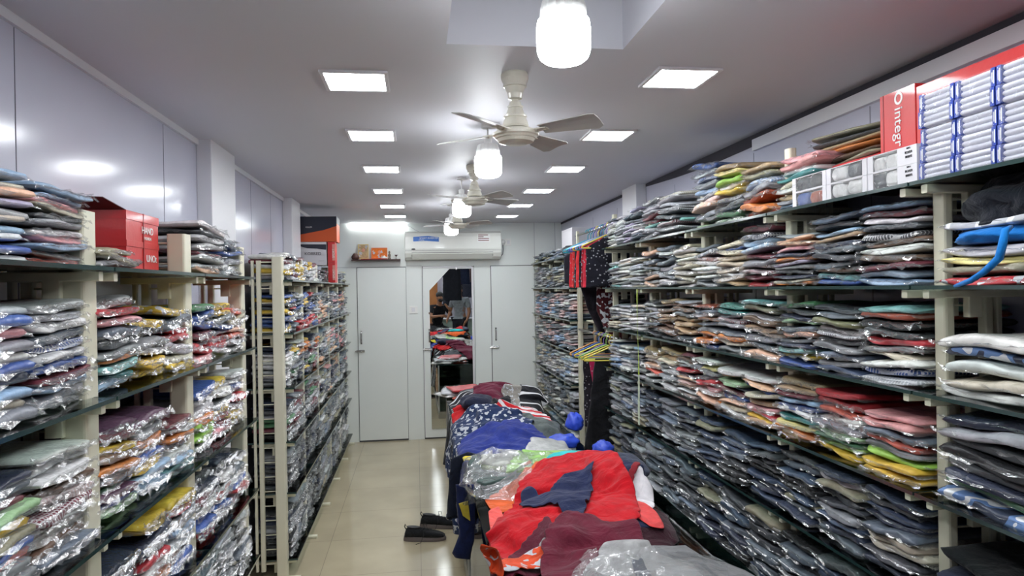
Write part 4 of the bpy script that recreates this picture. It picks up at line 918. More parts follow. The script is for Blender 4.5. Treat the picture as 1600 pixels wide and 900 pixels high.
for i, y in enumerate(ys):
    o = hanger(HC[cs[i]], '%s plastic hanger, %s from the camera on the lower rail' % (cs[i], ords[i]), 'hangers on the lower rail'); o.location = (1.385, y, 1.325); o.rotation_euler.z = R(rng.uniform(-12, 12))
hung('hanging_trousers', 'long black trousers hanging from the lower rail over the aisle', 'trousers', None, [(-.12, -.15), (.12, -.15), (.19, -.92), (.04, -.92), (.0, -.60), (-.06, -.95), (-.22, -.88), (-.17, -.5)], 4.83, (22, 22, 26), 'cloth_plain', seed=3, x=1.385, z=1.325, thick=.045)
hung('hanging_trousers', 'dark speckled trousers hanging behind the long black trousers', 'trousers', None, [(-.14, -.16), (.1, -.16), (.1, -.70), (-.13, -.70)], 5.12, (36, 32, 40), 'cloth_floral', seed=7, x=1.385, z=1.325)
hung('hanging_trousers', 'pink flowered trousers hanging between two dark pairs', 'trousers', None, [(-.13, -.16), (.1, -.16), (.1, -.66), (-.06, -.66)], 4.98, (190, 40, 90), 'cloth_floral', seed=11, x=1.385, z=1.325)
# a few folded dark things on boards inside the rail bay
for li, z in enumerate((1.685, 1.405)):
    for s_ in range(2):
        for k in range(7):
            o = bpy.data.objects.new('folded_garment', gm('plain', False, (k+s_) % NV)); col.objects.link(o); o.location = (1.56, 4.99+.34*s_, z+.018+.031*k); o.rotation_euler = (0, 0, math.pi+R(4*math.sin(k*5))); o.scale = (.62, 1.25, 1.0); o.color = LC[['black', 'navy', 'dark grey'][k % 3]]
            tag(o, '%s folded garment, %s up, %s pile, %s board behind the hung tops' % (['black', 'navy', 'dark grey'][k % 3], ords[k], ords[s_], ['upper', 'lower'][li]), 'folded clothes', 'dark folded clothes behind the hung tops')
    b = MB().box(1.44, 1.675, 4.79, 5.77, z-.012, z, .002); o = b.build('shelf_board', M['post']); tag(o, 'cream board behind the hung tops, %s of two' % ['upper', 'lower'][li], 'shelf')
# tape measure
b = MB(); n = 40; v = []; f = []
for i in range(n+1):
    z = 1.672-.80*i/n; tw = .3*math.sin(i*.13); yy = 3.92+.006*math.sin(i*.2)
    v += [(1.288-.009*math.sin(tw), yy-.010*math.cos(tw), z), (1.288+.009*math.sin(tw), yy+.010*math.cos(tw), z), (1.2872-.009*math.sin(tw), yy-.010*math.cos(tw), z), (1.2872+.009*math.sin(tw), yy+.010*math.cos(tw), z)]
v = v[:]; 
for i in range(n): a = i*4; f += [(a, a+1, a+5, a+4), (a+2, a+6, a+7, a+3), (a, a+4, a+6, a+2), (a+1, a+3, a+7, a+5)]
mi = [0 if i < n*.62*4 else 1 for i in range(len(f))]
b.add(v, f); b.mi = mi
t = b.build('tape_measure', [paint(170, 196, 60), paint(196, 206, 180)], None); tag(t, 'green and pale tape measure hanging down in front of the long rack', 'tape measure')
b = MB()
for i in range(80): b.box(1.2860, 1.2866, 3.912+(0 if i % 5 else -.0), 3.917+(.003 if i % 5 == 0 else 0), 1.665-i*.0099, 1.667-i*.0099)
b.build('tick_marks', M['black'], t)

# ================================================================ shoes on the floor
def shoe(lab, x, y, rz, mirror=1):
    t = empty('canvas_shoe', (x, y, 0), rz); tag(t, lab, 'shoe', 'black shoes on the tiles')
    # heel at -x, toe at +x, length .27
    prof = [(-.135, .020, .030), (-.125, .032, .060), (-.10, .036, .068), (-.06, .036, .066), (-.02, .038, .060), (.02, .042, .052), (.06, .046, .042), (.095, .044, .032), (.12, .034, .024), (.135, .016, .016)]
    v = []; f = []; k = 16
    for (px_, w_, h_) in prof:
        for j in range(k):
            a = 2*math.pi*j/k; c, s = math.cos(a), math.sin(a)
            z = .022+h_*.5+h_*.5*math.copysign(abs(s)**.7, s); z += .0
            v.append((px_, w_*math.copysign(abs(c)**.8, c)*(1-.25*max(0, s)), z))
    for i in range(len(prof)-1):
        for j in range(k): f.append((i*k+j, i*k+(j+1) % k, (i+1)*k+(j+1) % k, (i+1)*k+j))
    f += [tuple(range(k))[::-1], tuple(range((len(prof)-1)*k, len(prof)*k))]
    o = MB().add(v, f).build('upper', M['cloth_plain'], t, True); o.color = (.012, .013, .015, 1)
    v = []; f = []; n = 28
    for z in (0, .012, .026):
        for j in range(n):
            a = 2*math.pi*j/n; c, s = math.cos(a), math.sin(a)
            wd = .040+.008*max(0, c)-.004*max(0, -c)
            v.append((math.copysign(abs(c)**.75, c)*(.145 if z < .02 else .141), wd*math.copysign(abs(s)**.8, s)*(1.05 if 0 < z < .02 else 1), z+(.004 if c > .7 and z < .02 else 0)+(.006*max(0, -c) if z > .02 else 0)))
    for i in range(2):
        for j in range(n): f.append((i*n+j, i*n+(j+1) % n, (i+1)*n+(j+1) % n, (i+1)*n+j))
    f += [tuple(range(n))[::-1], tuple(range(2*n, 3*n))]
    part_label(MB().add(v, f).build('sole', paint(110, 100, 98, .7), t), 'grey rubber sole')
    o = part_label(MB().lathe([(.024, .0), (.026, .004), (.018, .004), (.001, .002)], 20).build('collar_opening', M['black'], t, True), 'dark foot opening'); o.location = (-.075, 0, .087); o.scale = (1.9, .95, 1); o.rotation_euler.y = R(4)
    MB().tube([(-.128, 0, .075), (-.137, 0, .095), (-.132, .0, .108), (-.126, 0, .098)], .003, 6).build('heel_tab', M['black'], t)
    b = MB()
    for i in range(5):
        xx = -.005+i*.018; zz = .086-i*.007
        b.tube([(xx, -.020, zz-.004), (xx+.006, 0, zz+.003), (xx, .020, zz-.004)], .0022, 6)
    b.tube([(-.005, 0, .09), (-.012, .02, .105), (.004, .038, .10), (.01, .03, .08)], .0018, 6); b.tube([(-.005, 0, .09), (-.01, -.03, .09), (.0, -.05, .05), (-.02, -.065, .004), (-.05, -.085, .002)], .0018, 6)
    b.build('laces', M['black'], t); return t
shoe('black laced shoe with grey sole lying on the tiles, nearer of the pair', .028, 4.70, R(-8))
shoe('black laced shoe with grey sole lying on the tiles, farther of the pair', .135, 4.93, R(-14))
# ================================================================ tables and the heap of clothes on them
def glass_counter(x0, x1, y0, y1, zt, lab):
    t = empty('glass_counter', ((x0+x1)/2, (y0+y1)/2, 0)); tag(t, lab, 'counter'); hx, hy = (x1-x0)/2, (y1-y0)/2
    v = lambda a, b_: [(a[0], a[1], a[2])]
    def slab(name, X0, X1, Y0, Y1, Z0, Z1):
        b = MB(); vv = [(x, y, z) for x in (X0, X1) for y in (Y0, Y1) for z in (Z0, Z1)]
        d = [X1-X0, Y1-Y0, Z1-Z0]; ax = d.index(min(d)); fc = [(0, 1, 3, 2), (4, 6, 7, 5), (0, 4, 5, 1), (2, 3, 7, 6), (0, 2, 6, 4), (1, 5, 7, 3)]
        b.add(vv, fc); b.mi = [0 if i//2 == ax else 1 for i in range(6)]
        return b.build(name, [M['glass'], M['edge']], t)
    slab('glass_top', -hx-.02, hx+.02, -hy, hy, zt-.010, zt)
    slab('glass_side', -hx, -hx+.006, -hy+.01, hy-.01, .10, zt-.012); slab('glass_side', hx-.006, hx, -hy+.01, hy-.01, .10, zt-.012)
    slab('glass_end', -hx+.01, hx-.01, hy-.008, hy-.002, .10, zt-.012); slab('glass_shelf', -hx+.012, hx-.012, -hy+.015, hy-.015, .42, .428)
    MB().box(-hx-.01, hx+.01, -hy, hy, .0, .085, .004).box(-hx-.012, -hx-.002, -hy, hy, .085, .10, .002).build('plinth', paint(176, 172, 160), t)
    b = MB()
    for sx in (-1, 1):
        for sy in (-1, 1): b.box(sx*hx-.008, sx*hx+.008, sy*(hy-.01)-.008, sy*(hy-.01)+.008, .09, zt-.011, .002)
    b.build('corner_post', paint(190, 190, 186, .35), t)
    return t
TN = (.25, 1.0, 1.25, 3.62, .80); TF = (.27, 1.0, 3.68, 6.62, .70)
glass_counter(*TN, 'long glass counter under the heap of clothes, nearer the camera')
glass_counter(*TF, 'long glass counter under the farther end of the heap of clothes')
k = 0
for y in (3.42, 3.15, 2.88, 2.6):
    for lv, z0 in ((0, .44), (1, .10)):
        for j in range(5):
            o = bpy.data.objects.new('folded_jeans', gm('plain', True, k % NV)); col.objects.link(o); o.location = (.62, y, z0+.022+.036*j); o.rotation_euler.z = math.pi/2; o.scale = (.72, 1.5, 1.15); o.color = LC[['black', 'dark grey', 'slate', 'navy', 'dark grey'][(j+k) % 5]]; k += 1
            tag(o, '%s folded jeans in the near counter, %s up, %s pile, %s level' % (['black', 'dark grey', 'slate', 'navy', 'dark grey'][(j+k-1) % 5], ords[j], ords[[3.42, 3.15, 2.88, 2.6].index(y)], ['upper', 'lower'][lv]), 'jeans', 'folded jeans inside the counter')
# height of whatever lies on the tables, kept on a grid
HX0, HX1, HY0, HY1, HR = -.5, 1.6, .9, 7.3, .02
nhx, nhy = int((HX1-HX0)/HR)+1, int((HY1-HY0)/HR)+1
gx = HX0+np.arange(nhx)*HR; gy = HY0+np.arange(nhy)*HR
GX, GY = np.meshgrid(gx, gy, indexing='ij')
H = np.full((nhx, nhy), .004)
for T_ in (TN, TF): H[(GX > T_[0]-.02) & (GX < T_[1]+.02) & (GY > T_[2]) & (GY < T_[3]+.03)] = T_[4]
TABLE = H.copy(); EDGE = [TN[0]-.025]
def hval(x, y):
    u = np.clip((x-HX0)/HR, 0, nhx-1.001); v = np.clip((y-HY0)/HR, 0, nhy-1.001); i = u.astype(int); j = v.astype(int); a = u-i; b = v-j
    h = (H[i, j]*(1-a)*(1-b)+H[i+1, j]*a*(1-b)+H[i, j+1]*(1-a)*b+H[i+1, j+1]*a*b)
    h[x < TN[0]-.02] = .004; h[x > TN[1]+.02] = .004
    return h
def pile(lab, x, y, sx, sy, sz, colr, seed, m='cloth_plain', name='crumpled_garment', cat='garment', rz=0, rough=.6):
    i0 = (GX-x)/sx; j0 = (GY-y)/sy; r2 = i0**2+j0**2
    base = float(np.median(H[r2 < .5])) if (r2 < .5).any() else .8
    o = lump(name, lab, cat, (x, y, base-.01), (sx, sy, sz*.62), colr, m, seed, rz, rough=rough)
    for v in o.data.vertices:
        i, j = int(round((x+v.co.x-HX0)/HR)), int(round((y+v.co.y-HY0)/HR))
        if 1 < i < nhx-2 and 1 < j < nhy-2:
            for di in (-1, 0, 1):
                for dj in (-1, 0, 1):
                    if H[i+di, j+dj] > .3: H[i+di, j+dj] = max(H[i+di, j+dj], base-.01+v.co.z-.004*(abs(di)+abs(dj)))
    return o
def inside(P, poly):
    x, y = P[:, 0], P[:, 1]; r = np.zeros(len(P), bool); n = len(poly)
    for i in range(n):
        (xa, ya), (xb, yb) = poly[i], poly[(i+1) % n]
        c = ((ya > y) != (yb > y)) & (x < (xb-xa)*(y-ya)/((yb-ya) or 1e-9)+xa); r ^= c
    return r
def nearest(P, poly):
    best = np.full(len(P), 9.); Q = P.copy(); n = len(poly)
    for i in range(n):
        a = np.array(poly[i]); b = np.array(poly[(i+1) % n]); d = b-a; t = np.clip(((P-a)@d)/max(d@d, 1e-9), 0, 1); q = a+t[:, None]*d; ds = np.hypot(*(P-q).T); m_ = ds < best; best[m_] = ds[m_]; Q[m_] = q[m_]
    return Q, best
def drape(name, lab, cat, poly, colr, m='cloth_plain', h=.022, crump=1.10, seed=1, th=.005, lift=.03, steps=70, wave=.03, parent=None, group=None, film=False, hold=0, sub=1):
    """a piece of cloth cut to the outline, dropped on the heap and left to settle"""
    crump = 1+(crump-1)*1.9; P0 = np.array(poly); (xa, ya), (xb, yb) = P0.min(0), P0.max(0)
    nx, ny = int((xb-xa)/h)+2, int((yb-ya)/h)+2
    X, Y = np.meshgrid(xa+np.arange(nx)*h, ya+np.arange(ny)*h, indexing='ij'); pts = np.c_[X.ravel(), Y.ravel()]
    ins = inside(pts, poly); Q, ds = nearest(pts, poly)
    near = (ds < h*.5) & ~ins; use = ins | near
    snap = (ds < h*.62); pts2 = pts.copy(); pts2[use & snap] = Q[use & snap]
    G = use.reshape(nx, ny); idx = -np.ones((nx, ny), int)
    cells = G[:-1, :-1] & G[1:, :-1] & G[1:, 1:] & G[:-1, 1:]
    ui = np.zeros((nx, ny), bool); ui[:-1, :-1] |= cells; ui[1:, :-1] |= cells; ui[1:, 1:] |= cells; ui[:-1, 1:] |= cells
    idx[ui] = np.arange(ui.sum()); N = int(ui.sum()); flat = pts2.reshape(nx, ny, 2)[ui]
    R_ = np.random.RandomState(seed)
    ph = R_.rand(8, 3)*6.28; fr = R_.uniform(5, 16, (8, 2))*R_.choice([-1, 1], (8, 2))
    wv = sum(np.sin(flat[:, 0]*fr[q, 0]+flat[:, 1]*fr[q, 1]+ph[q, 0]) for q in range(8))/8
    wv2 = sum(np.sin(flat[:, 0]*fr[q, 1]*1.3+flat[:, 1]*fr[q, 0]*1.1+ph[q, 1]) for q in range(8))/8
    p = np.c_[flat[:, 0], flat[:, 1], np.zeros(N)]
    p[:, 2] = np.maximum(hval(flat[:, 0], flat[:, 1]), TN[4] if ya < 3.6 else TF[4])+lift+wave*(1+wv*1.6)
    p[:, 0] += .8*h*wv2; p[:, 1] += .8*h*wv; p[:, 2] += .35*h*R_.randn(N)
    cons = []
    def addc(A, B):
        a, b = A[(A >= 0) & (B >= 0)], B[(A >= 0) & (B >= 0)]
        if len(a): cons.append((a, b, np.hypot(*(flat[a]-flat[b]).T)*crump))
    for s in (0, 1):
        addc(idx[s:-1:2, :].ravel(), idx[s+1::2, :].ravel()[:idx[s:-1:2, :].size] if idx[s+1::2, :].size >= idx[s:-1:2, :].size else idx[s+1::2, :].ravel())
        addc(idx[:, s:-1:2].ravel(), idx[:, s+1::2].ravel())
    addc(idx[:-1:2, :-1].ravel(), idx[1::2, 1:].ravel()); addc(idx[1:-1:2, :-1].ravel(), idx[2::2, 1:].ravel())
    addc(idx[:-1:2, 1:].ravel(), idx[1::2, :-1].ravel()); addc(idx[1:-1:2, 1:].ravel(), idx[2::2, :-1].ravel())
    bend = []
    for A, B in ((idx[:-2, :], idx[2:, :]), (idx[:, :-2], idx[:, 2:])):
        A, B = A.ravel(), B.ravel(); k_ = (A >= 0) & (B >= 0); bend.append((A[k_], B[k_], np.hypot(*(flat[A[k_]]-flat[B[k_]]).T)*crump))
    prev = p.copy(); e0 = EDGE[0]
    for st in range(steps):
        vel = (p-prev)*.90; prev = p.copy(); p = p+vel; p[:, 2] -= .0011
        for it in range(4):
            for a, b, L_ in cons:
                d = p[b]-p[a]; l = np.sqrt((d*d).sum(1))+1e-9; c = (.5*(l-L_)/l*.9)[:, None]*d; p[a] += c; p[b] -= c
            for a, b, L_ in bend:
                d = p[b]-p[a]; l = np.sqrt((d*d).sum(1))+1e-9; s_ = np.where(l < L_*.82, .10, 0)*(l-L_*.82)/l; c = s_[:, None]*d
                np.add.at(p, a, c*.5); np.add.at(p, b, -c*.5)
            hh = hval(p[:, 0], p[:, 1])+th; pen = hh-p[:, 2]
            deep = pen > .10
            if deep.any():
                lf = deep & (p[:, 0] < .55); p[lf, 0] = np.minimum(p[lf, 0], e0-th); rg = deep & (p[:, 0] >= .55); p[rg, 0] = np.maximum(p[rg, 0], TN[1]+.025+th)
            tch = (pen > 0) & ~deep
            p[tch, 2] = hh[tch]; p[tch, :2] = prev[tch, :2]+(p[tch, :2]-prev[tch, :2])*.35
            p[:, 2] = np.maximum(p[:, 2], .006)
    # raise the heap
    top = (p[:, 2] > hval(p[:, 0], p[:, 1])-.02) & (p[:, 0] > TN[0]-.03) & (p[:, 0] < TN[1]+.03)
    ii = np.clip(((p[top, 0]-HX0)/HR).round().astype(int), 1, nhx-2); jj = np.clip(((p[top, 1]-HY0)/HR).round().astype(int), 1, nhy-2)
    for di in (-1, 0, 1):
        for dj in (-1, 0, 1): np.maximum.at(H, (ii+di, jj+dj), p[top, 2]+th*.6-.004*(abs(di)+abs(dj)))
    if (p[:, 0] < e0).sum() > 20: EDGE[0] -= .007
    I = np.argwhere(cells); F_ = [(int(idx[i, j]), int(idx[i+1, j]), int(idx[i+1, j+1]), int(idx[i, j+1])) for i, j in I]
    b = MB(); b.add(p.tolist(), F_)
    o = b.build(name, M[m], None, not film)
    if parent: o.parent = parent
    o.color = (*rgb(*colr), 1)
    if not film:
        so = o.modifiers.new('solid', 'SOLIDIFY'); so.thickness = .005; so.offset = 0
        if sub: su = o.modifiers.new('sub', 'SUBSURF'); su.levels = su.render_levels = sub
    if parent: o['label'] = lab
    else: tag(o, lab, cat, group)
    return o
def W(z, *pts): return [tuple(at(x, y, z)[:2]) for x, y in pts]
# underlying crumpled clothes
pile('charcoal garment crumpled at the very end of the heap by the mirror door', .62, 5.95, .30, .34, .16, (60, 62, 68), 3)
pile('dark garment crumpled under the maroon jacket', .68, 5.45, .28, .30, .18, (40, 42, 50), 5)
pile('navy garment crumpled under the striped jacket', .45, 5.0, .22, .34, .12, (30, 36, 52), 6)
pile('grey garment crumpled under the red and white shirt', .72, 4.7, .24, .30, .12, (90, 92, 98), 8)
pile('blue garment crumpled under the blue shirt', .58, 4.05, .28, .30, .09, (50, 60, 110), 9)
pile('slate garment crumpled under the red polo shirt', .70, 2.95, .25, .26, .13, (70, 74, 84), 12)
pile('dark garment crumpled under the maroon shirt', .62, 2.45, .30, .32, .10, (60, 30, 40), 13)
pile('grey garment crumpled beneath the big clear bag', .66, 1.9, .32, .34, .08, (120, 120, 122), 15)
# far end
for i, (x, y, z, cn, rz) in enumerate([(.34, 6.42, .715, 'white', 20), (.48, 6.30, .715, 'coral', -15), (.36, 6.40, .745, 'pale grey', -5), (.50, 6.33, .745, 'white', 30), (.43, 6.36, .775, 'red', 10)]):
    o = bpy.data.objects.new('bagged_shirt', gm('plain', True, i)); col.objects.link(o); o.location = (x, y, z); o.rotation_euler.z = R(rz+90); o.scale = (1, 1.2, .95); o.color = LC[cn]
    tag(o, '%s bagged shirt lying at the mirror end of the far counter, %s up' % (cn, ords[i]), 'shirt', 'bagged shirts at the mirror end'); fo = bpy.data.objects.new('clear_bag', fmesh[i]); col.objects.link(fo); fo.parent = o
D = drape
D('striped_jacket', 'black jacket with white stripes hanging off the end of the counter', 'jacket', [(-.02, 5.05), (-.06, 5.7), (.2, 6.0), (.55, 5.85), (.62, 5.4), (.4, 4.95)], (26, 28, 36), 'cloth_stripe', seed=2, crump=1.12)
D('red_garment', 'bright red garment bunched beside the maroon jacket', 'garment', W(.86, (704, 648), (716, 628), (733, 612), (755, 604), (768, 615), (757, 640), (740, 648), (722, 650)), (200, 30, 36), seed=3, crump=1.2, wave=.05)
D('maroon_jacket', 'maroon jacket bunched on the highest point of the far heap', 'jacket', W(.88, (750, 612), (762, 592), (785, 585), (805, 590), (822, 606), (835, 620), (826, 626), (800, 622), (780, 620), (765, 630)), (96, 30, 52), seed=4, crump=1.22, wave=.07)
D('grey_knit', 'grey knitted garment behind the maroon jacket', 'garment', W(.95, (790, 600), (798, 588), (818, 586), (832, 600), (815, 610)), (140, 136, 130), 'cloth_print', seed=5, crump=1.2, wave=.04)
D('black_striped_sleeve', 'black garment with white bands at the wall side of the far heap', 'garment', W(.88, (812, 606), (838, 604), (854, 612), (855, 626), (835, 630), (818, 618)), (24, 26, 32), 'cloth_stripe', seed=6, crump=1.15)
pile('small navy garment balled up beside the red one', .42, 5.0, .13, .16, .10, (32, 36, 58), 21, name='navy_bundle')
D('black_jacket', 'black jacket spread in front of the striped one', 'jacket', W(.82, (694, 694), (700, 664), (728, 648), (760, 644), (792, 628), (806, 642), (765, 668), (738, 688), (708, 700)), (24, 25, 30), seed=7, crump=1.15)
D('red_white_shirt', 'red and white patterned shirt across the middle of the far heap', 'shirt', W(.86, (744, 664), (760, 642), (795, 626), (832, 627), (856, 642), (848, 656), (800, 658), (772, 664)), (196, 34, 44), 'cloth_rw', seed=8, crump=1.13, wave=.04)
D('grey_green_shirt', 'grey-green shirt beside the red and white one', 'shirt', W(.84, (776, 662), (800, 644), (832, 646), (884, 650), (893, 668), (862, 678), (832, 676), (806, 672)), (92, 100, 98), seed=9, crump=1.13, wave=.04)
hung('dark_trousers', 'dark navy trousers hanging over the aisle side between the two counters', 'trousers', None, [(-.07, -.03), (.02, .0), (.10, -.02), (.12, -.33), (-.10, -.34)], 3.65, (20, 26, 42), 'cloth_plain', seed=4, x=.235, z=.83, thick=.02)
D('floral_shirt', 'navy shirt with a pale blotchy pattern, half over the counter edge', 'shirt', [(-.03, 3.75), (-.04, 4.5), (.2, 4.8), (.55, 4.78), (.72, 4.5), (.6, 4.2), (.35, 4.1), (.2, 3.72)], (34, 50, 86), 'cloth_print', seed=11, crump=1.16, wave=.05)
sh = D('blue_shirt', 'royal blue shirt with grey and yellow patches below the patterned navy one', 'shirt', [(.0, 3.48), (.0, 3.98), (.3, 4.25), (.62, 4.45), (.74, 4.3), (.7, 4.0), (.42, 3.78), (.3, 3.45)], (40, 54, 130), seed=12, crump=1.12, wave=.04)
D('grey_patch', 'grey patch', None, W(.85, (738, 695), (758, 684), (772, 682), (770, 690), (748, 700), (738, 702)), (130, 132, 136), h=.016, seed=13, parent=sh, wave=.0, lift=.004, crump=1.0)
D('yellow_patch', 'yellow patch', None, W(.82, (722, 710), (728, 706), (746, 702), (744, 712), (732, 720), (726, 716)), (214, 196, 60), h=.014, seed=14, parent=sh, wave=.0, lift=.004, crump=1.05)
def packet(lab, poly, colr, seed, **k):
    o = D('bagged_shirt', lab, 'shirt', poly, colr, 'wrap_plain', seed=seed, crump=1.05, group='bagged shirts at the middle of the heap', **k)
    for md in list(o.modifiers): o.modifiers.remove(md)
    so = o.modifiers.new('solid', 'SOLIDIFY'); so.thickness = .02; so.offset = 1; su = o.modifiers.new('sub', 'SUBSURF'); su.levels = su.render_levels = 1
    msk = H > .3; cx_, cy_ = np.mean(poly, 0); q = (abs(GX-cx_) < .1) & (abs(GY-cy_) < .1); H[q] += .012
    return o
packet('dark green bagged shirt showing at the lower edge of the clear packets', W(.84, (722, 738), (740, 712), (790, 712), (830, 722), (800, 738), (760, 748)), (40, 66, 62), 51)
packet('olive bagged shirt under the silvery packet', W(.85, (752, 726), (762, 706), (806, 700), (820, 718), (790, 730)), (110, 120, 70), 52)
packet('light green bagged shirt, broadest of the clear packets', W(.86, (795, 728), (796, 704), (830, 688), (880, 686), (892, 700), (862, 716)), (150, 204, 96), 53)
packet('silvery grey bagged shirt beside the light green one', W(.88, (752, 712), (762, 696), (800, 690), (812, 704), (790, 720)), (168, 170, 162), 54)
packet('pale grey bagged shirt behind the light green one', W(.86, (812, 690), (830, 672), (880, 668), (908, 684), (885, 694), (845, 692)), (176, 178, 176), 55)
D('clear_bag', 'loose clear plastic bag lying over the light green packet', 'plastic bag', W(.90, (760, 715), (790, 690), (840, 672), (905, 680), (900, 700), (850, 716), (800, 728)), (255, 255, 255), 'bigfilm', h=.022, seed=56, crump=1.07, film=True, wave=.03)
# middle and near end
D('orange_shirt', 'orange shirt peeping out behind the red polo shirt', 'shirt', W(.88, (762, 752), (790, 736), (830, 724), (880, 714), (930, 716), (968, 734), (972, 745), (900, 745), (830, 760), (775, 770)), (222, 98, 46), seed=15, crump=1.08)
pile('turquoise garment bunched behind the navy collar', .70, 3.04, .15, .09, .055, (50, 184, 184), 61, name='turquoise_garment', rough=.4)
nv_ = hung('navy_garment', 'navy garment hanging down the aisle side near the shoes, with a yellow diamond', 'garment', None, [(-.03, .0), (.05, .0), (.055, -.18), (.03, -.33), (-.055, -.31), (-.02, -.22)], 3.02, (26, 36, 76), 'cloth_plain', seed=9, x=.185, z=.84, thick=.012)
o = MB().add([(-.018, -.022, -.08), (.022, -.022, -.07), (.03, -.024, -.155), (-.002, -.024, -.13), (-.018, -.004, -.08), (.022, -.004, -.07), (.03, -.006, -.155), (-.002, -.006, -.13)], [(0, 3, 2, 1), (4, 5, 6, 7), (0, 1, 5, 4), (1, 2, 6, 5), (2, 3, 7, 6), (3, 0, 4, 7)]).build('yellow_diamond', M['cloth_plain'], nv_); o.color = (*rgb(190, 170, 60), 1); o['label'] = 'yellow diamond patch'
D('clear_bag', 'empty clear plastic bag draped over the counter edge', 'plastic bag', [(.02, 2.95), (.02, 3.5), (.2, 3.56), (.52, 3.3), (.46, 2.86)], (255, 255, 255), 'bigfilm', h=.02, seed=18, crump=1.1, film=True, wave=.04)
D('coral_garment', 'coral pink garment edge at the aisle side of the red polo shirt', 'garment', W(.88, (764, 806), (766, 770), (782, 766), (796, 800), (785, 812)), (232, 92, 86), seed=19, crump=1.05)
pile('slate garment crumpled under the white cuff', .84, 2.84, .12, .17, .10, (60, 66, 84), 62)
D('navy_white_cuff_polo', 'navy garment with a white and red striped cuff, beside the red polo shirt', 'polo shirt', W(.92, (930, 752), (965, 736), (1000, 742), (1020, 755), (1018, 800), (985, 800), (950, 785)), (36, 42, 72), seed=20, crump=1.05)
wc = D('white_cuff', 'white ribbed cuff', None, W(.93, (950, 774), (998, 740), (1026, 752), (1022, 772), (982, 792)), (226, 222, 226), h=.016, seed=21, parent=bpy.data.objects['navy_white_cuff_polo'], wave=0, lift=.004, crump=1.0)
D('red_stripe', 'thin dark red stripe', None, W(.94, (948, 770), (996, 735), (1002, 740), (953, 777)), (130, 30, 40), h=.009, seed=22, parent=bpy.data.objects['navy_white_cuff_polo'], wave=0, lift=.006, crump=1.0)
D('coral_sleeve_shirt', 'coral red shirt sleeve reaching towards the loaded shelves', 'shirt', W(.88, (975, 794), (1002, 790), (1024, 800), (1038, 815), (1022, 822), (995, 812)), (226, 78, 78), seed=23, crump=1.06)
D('red_polo_shirt', 'large bright red polo shirt spread over the near heap', 'polo shirt', W(.92, (742, 872), (748, 845), (757, 812), (768, 792), (785, 768), (815, 735), (845, 722), (885, 724), (935, 714), (962, 735), (978, 762), (990, 792), (975, 812), (900, 810), (860, 815), (810, 835)), (188, 14, 28), seed=24, crump=1.09, wave=.045, h=.02)
rp = bpy.data.objects['red_polo_shirt']
D('navy_collar', 'wide navy collar', None, W(.99, (814, 732), (818, 720), (832, 717), (850, 726), (880, 716), (924, 712), (918, 740), (906, 770), (884, 762), (864, 744), (845, 744), (822, 742)), (34, 42, 76), h=.016, seed=25, parent=rp, wave=.03, lift=.012, crump=1.08)
D('maroon_sleeve_shirt', 'maroon shirt sleeve hanging toward the aisle beside a grey band', 'shirt', W(.88, (752, 895), (768, 862), (800, 838), (850, 812), (866, 830), (860, 856), (800, 880), (775, 905)), (88, 22, 42), seed=26, crump=1.06)
D('grey_band', 'grey band along the edge', None, W(.93, (800, 836), (828, 817), (853, 810), (862, 852), (850, 854), (843, 822), (826, 826)), (158, 152, 152), h=.014, seed=27, parent=bpy.data.objects['maroon_sleeve_shirt'], wave=0, lift=.008, crump=1.03)
D('orange_print_shirt', 'orange red shirt with a busy pale print at the bottom edge of the heap', 'shirt', W(.86, (745, 925), (756, 878), (790, 862), (842, 850), (850, 866), (800, 888), (785, 930)), (210, 74, 36), 'cloth_print', seed=28, crump=1.1)
D('maroon_shirt', 'plain maroon shirt spread below the red polo shirt', 'shirt', W(.95, (855, 815), (866, 792), (890, 783), (950, 790), (985, 788), (1003, 815), (985, 832), (940, 850), (915, 885), (900, 930), (780, 930), (790, 890), (835, 868), (852, 845)), (98, 26, 46), seed=29, crump=1.11, wave=.045, h=.02)
gp = D('grey_polo_shirt', 'light grey polo shirt inside the big clear bag nearest the camera', 'polo shirt', W(.93, (830, 960), (850, 905), (905, 868), (955, 826), (1000, 820), (1015, 835), (1080, 845), (1110, 900), (1120, 980)), (160, 160, 160), seed=30, crump=1.04, wave=.03)
D('striped_placket', 'navy and red striped collar band', None, W(.97, (982, 832), (1002, 828), (1022, 858), (1010, 866), (994, 852)), (40, 46, 70), 'cloth_stripe', h=.012, seed=31, parent=gp, wave=0, lift=.006, crump=1.0)
D('big_clear_bag', 'large clear plastic bag over the light grey polo shirt, nearest the camera', 'plastic bag', W(.96, (850, 1000), (870, 900), (905, 850), (918, 822), (960, 836), (1010, 830), (1060, 812), (1122, 812), (1130, 1000)), (255, 255, 255), 'bigfilm', h=.022, seed=32, crump=1.08, film=True, wave=.05, lift=.05)
D('dark_red_garment', 'dark red garment at the bottom corner of the big clear bag', 'garment', W(.98, (1048, 905), (1060, 882), (1090, 878), (1106, 895), (1110, 930), (1050, 940)), (150, 24, 36), seed=33, crump=1.15, wave=.05, lift=.06)
# blue plastic bags at the wall side of the counter
for i, (px, py, z, s) in enumerate([(898, 658, .80, (.06, .10, .07)), (880, 688, .74, (.10, .10, .05)), (942, 700, .82, (.06, .08, .05))]):
    q = at(px, py, z); lump('blue_plastic_bag', ['royal blue plastic bag standing behind the grey-green shirt', 'royal blue plastic bag half under the clear packets', 'royal blue plastic bag below the long black trousers'][i], 'plastic bag', (q.x, q.y, z-s[2]*.7), s, (30, 70, 200), 'wrap_plain', 40+i, group='blue plastic bags')
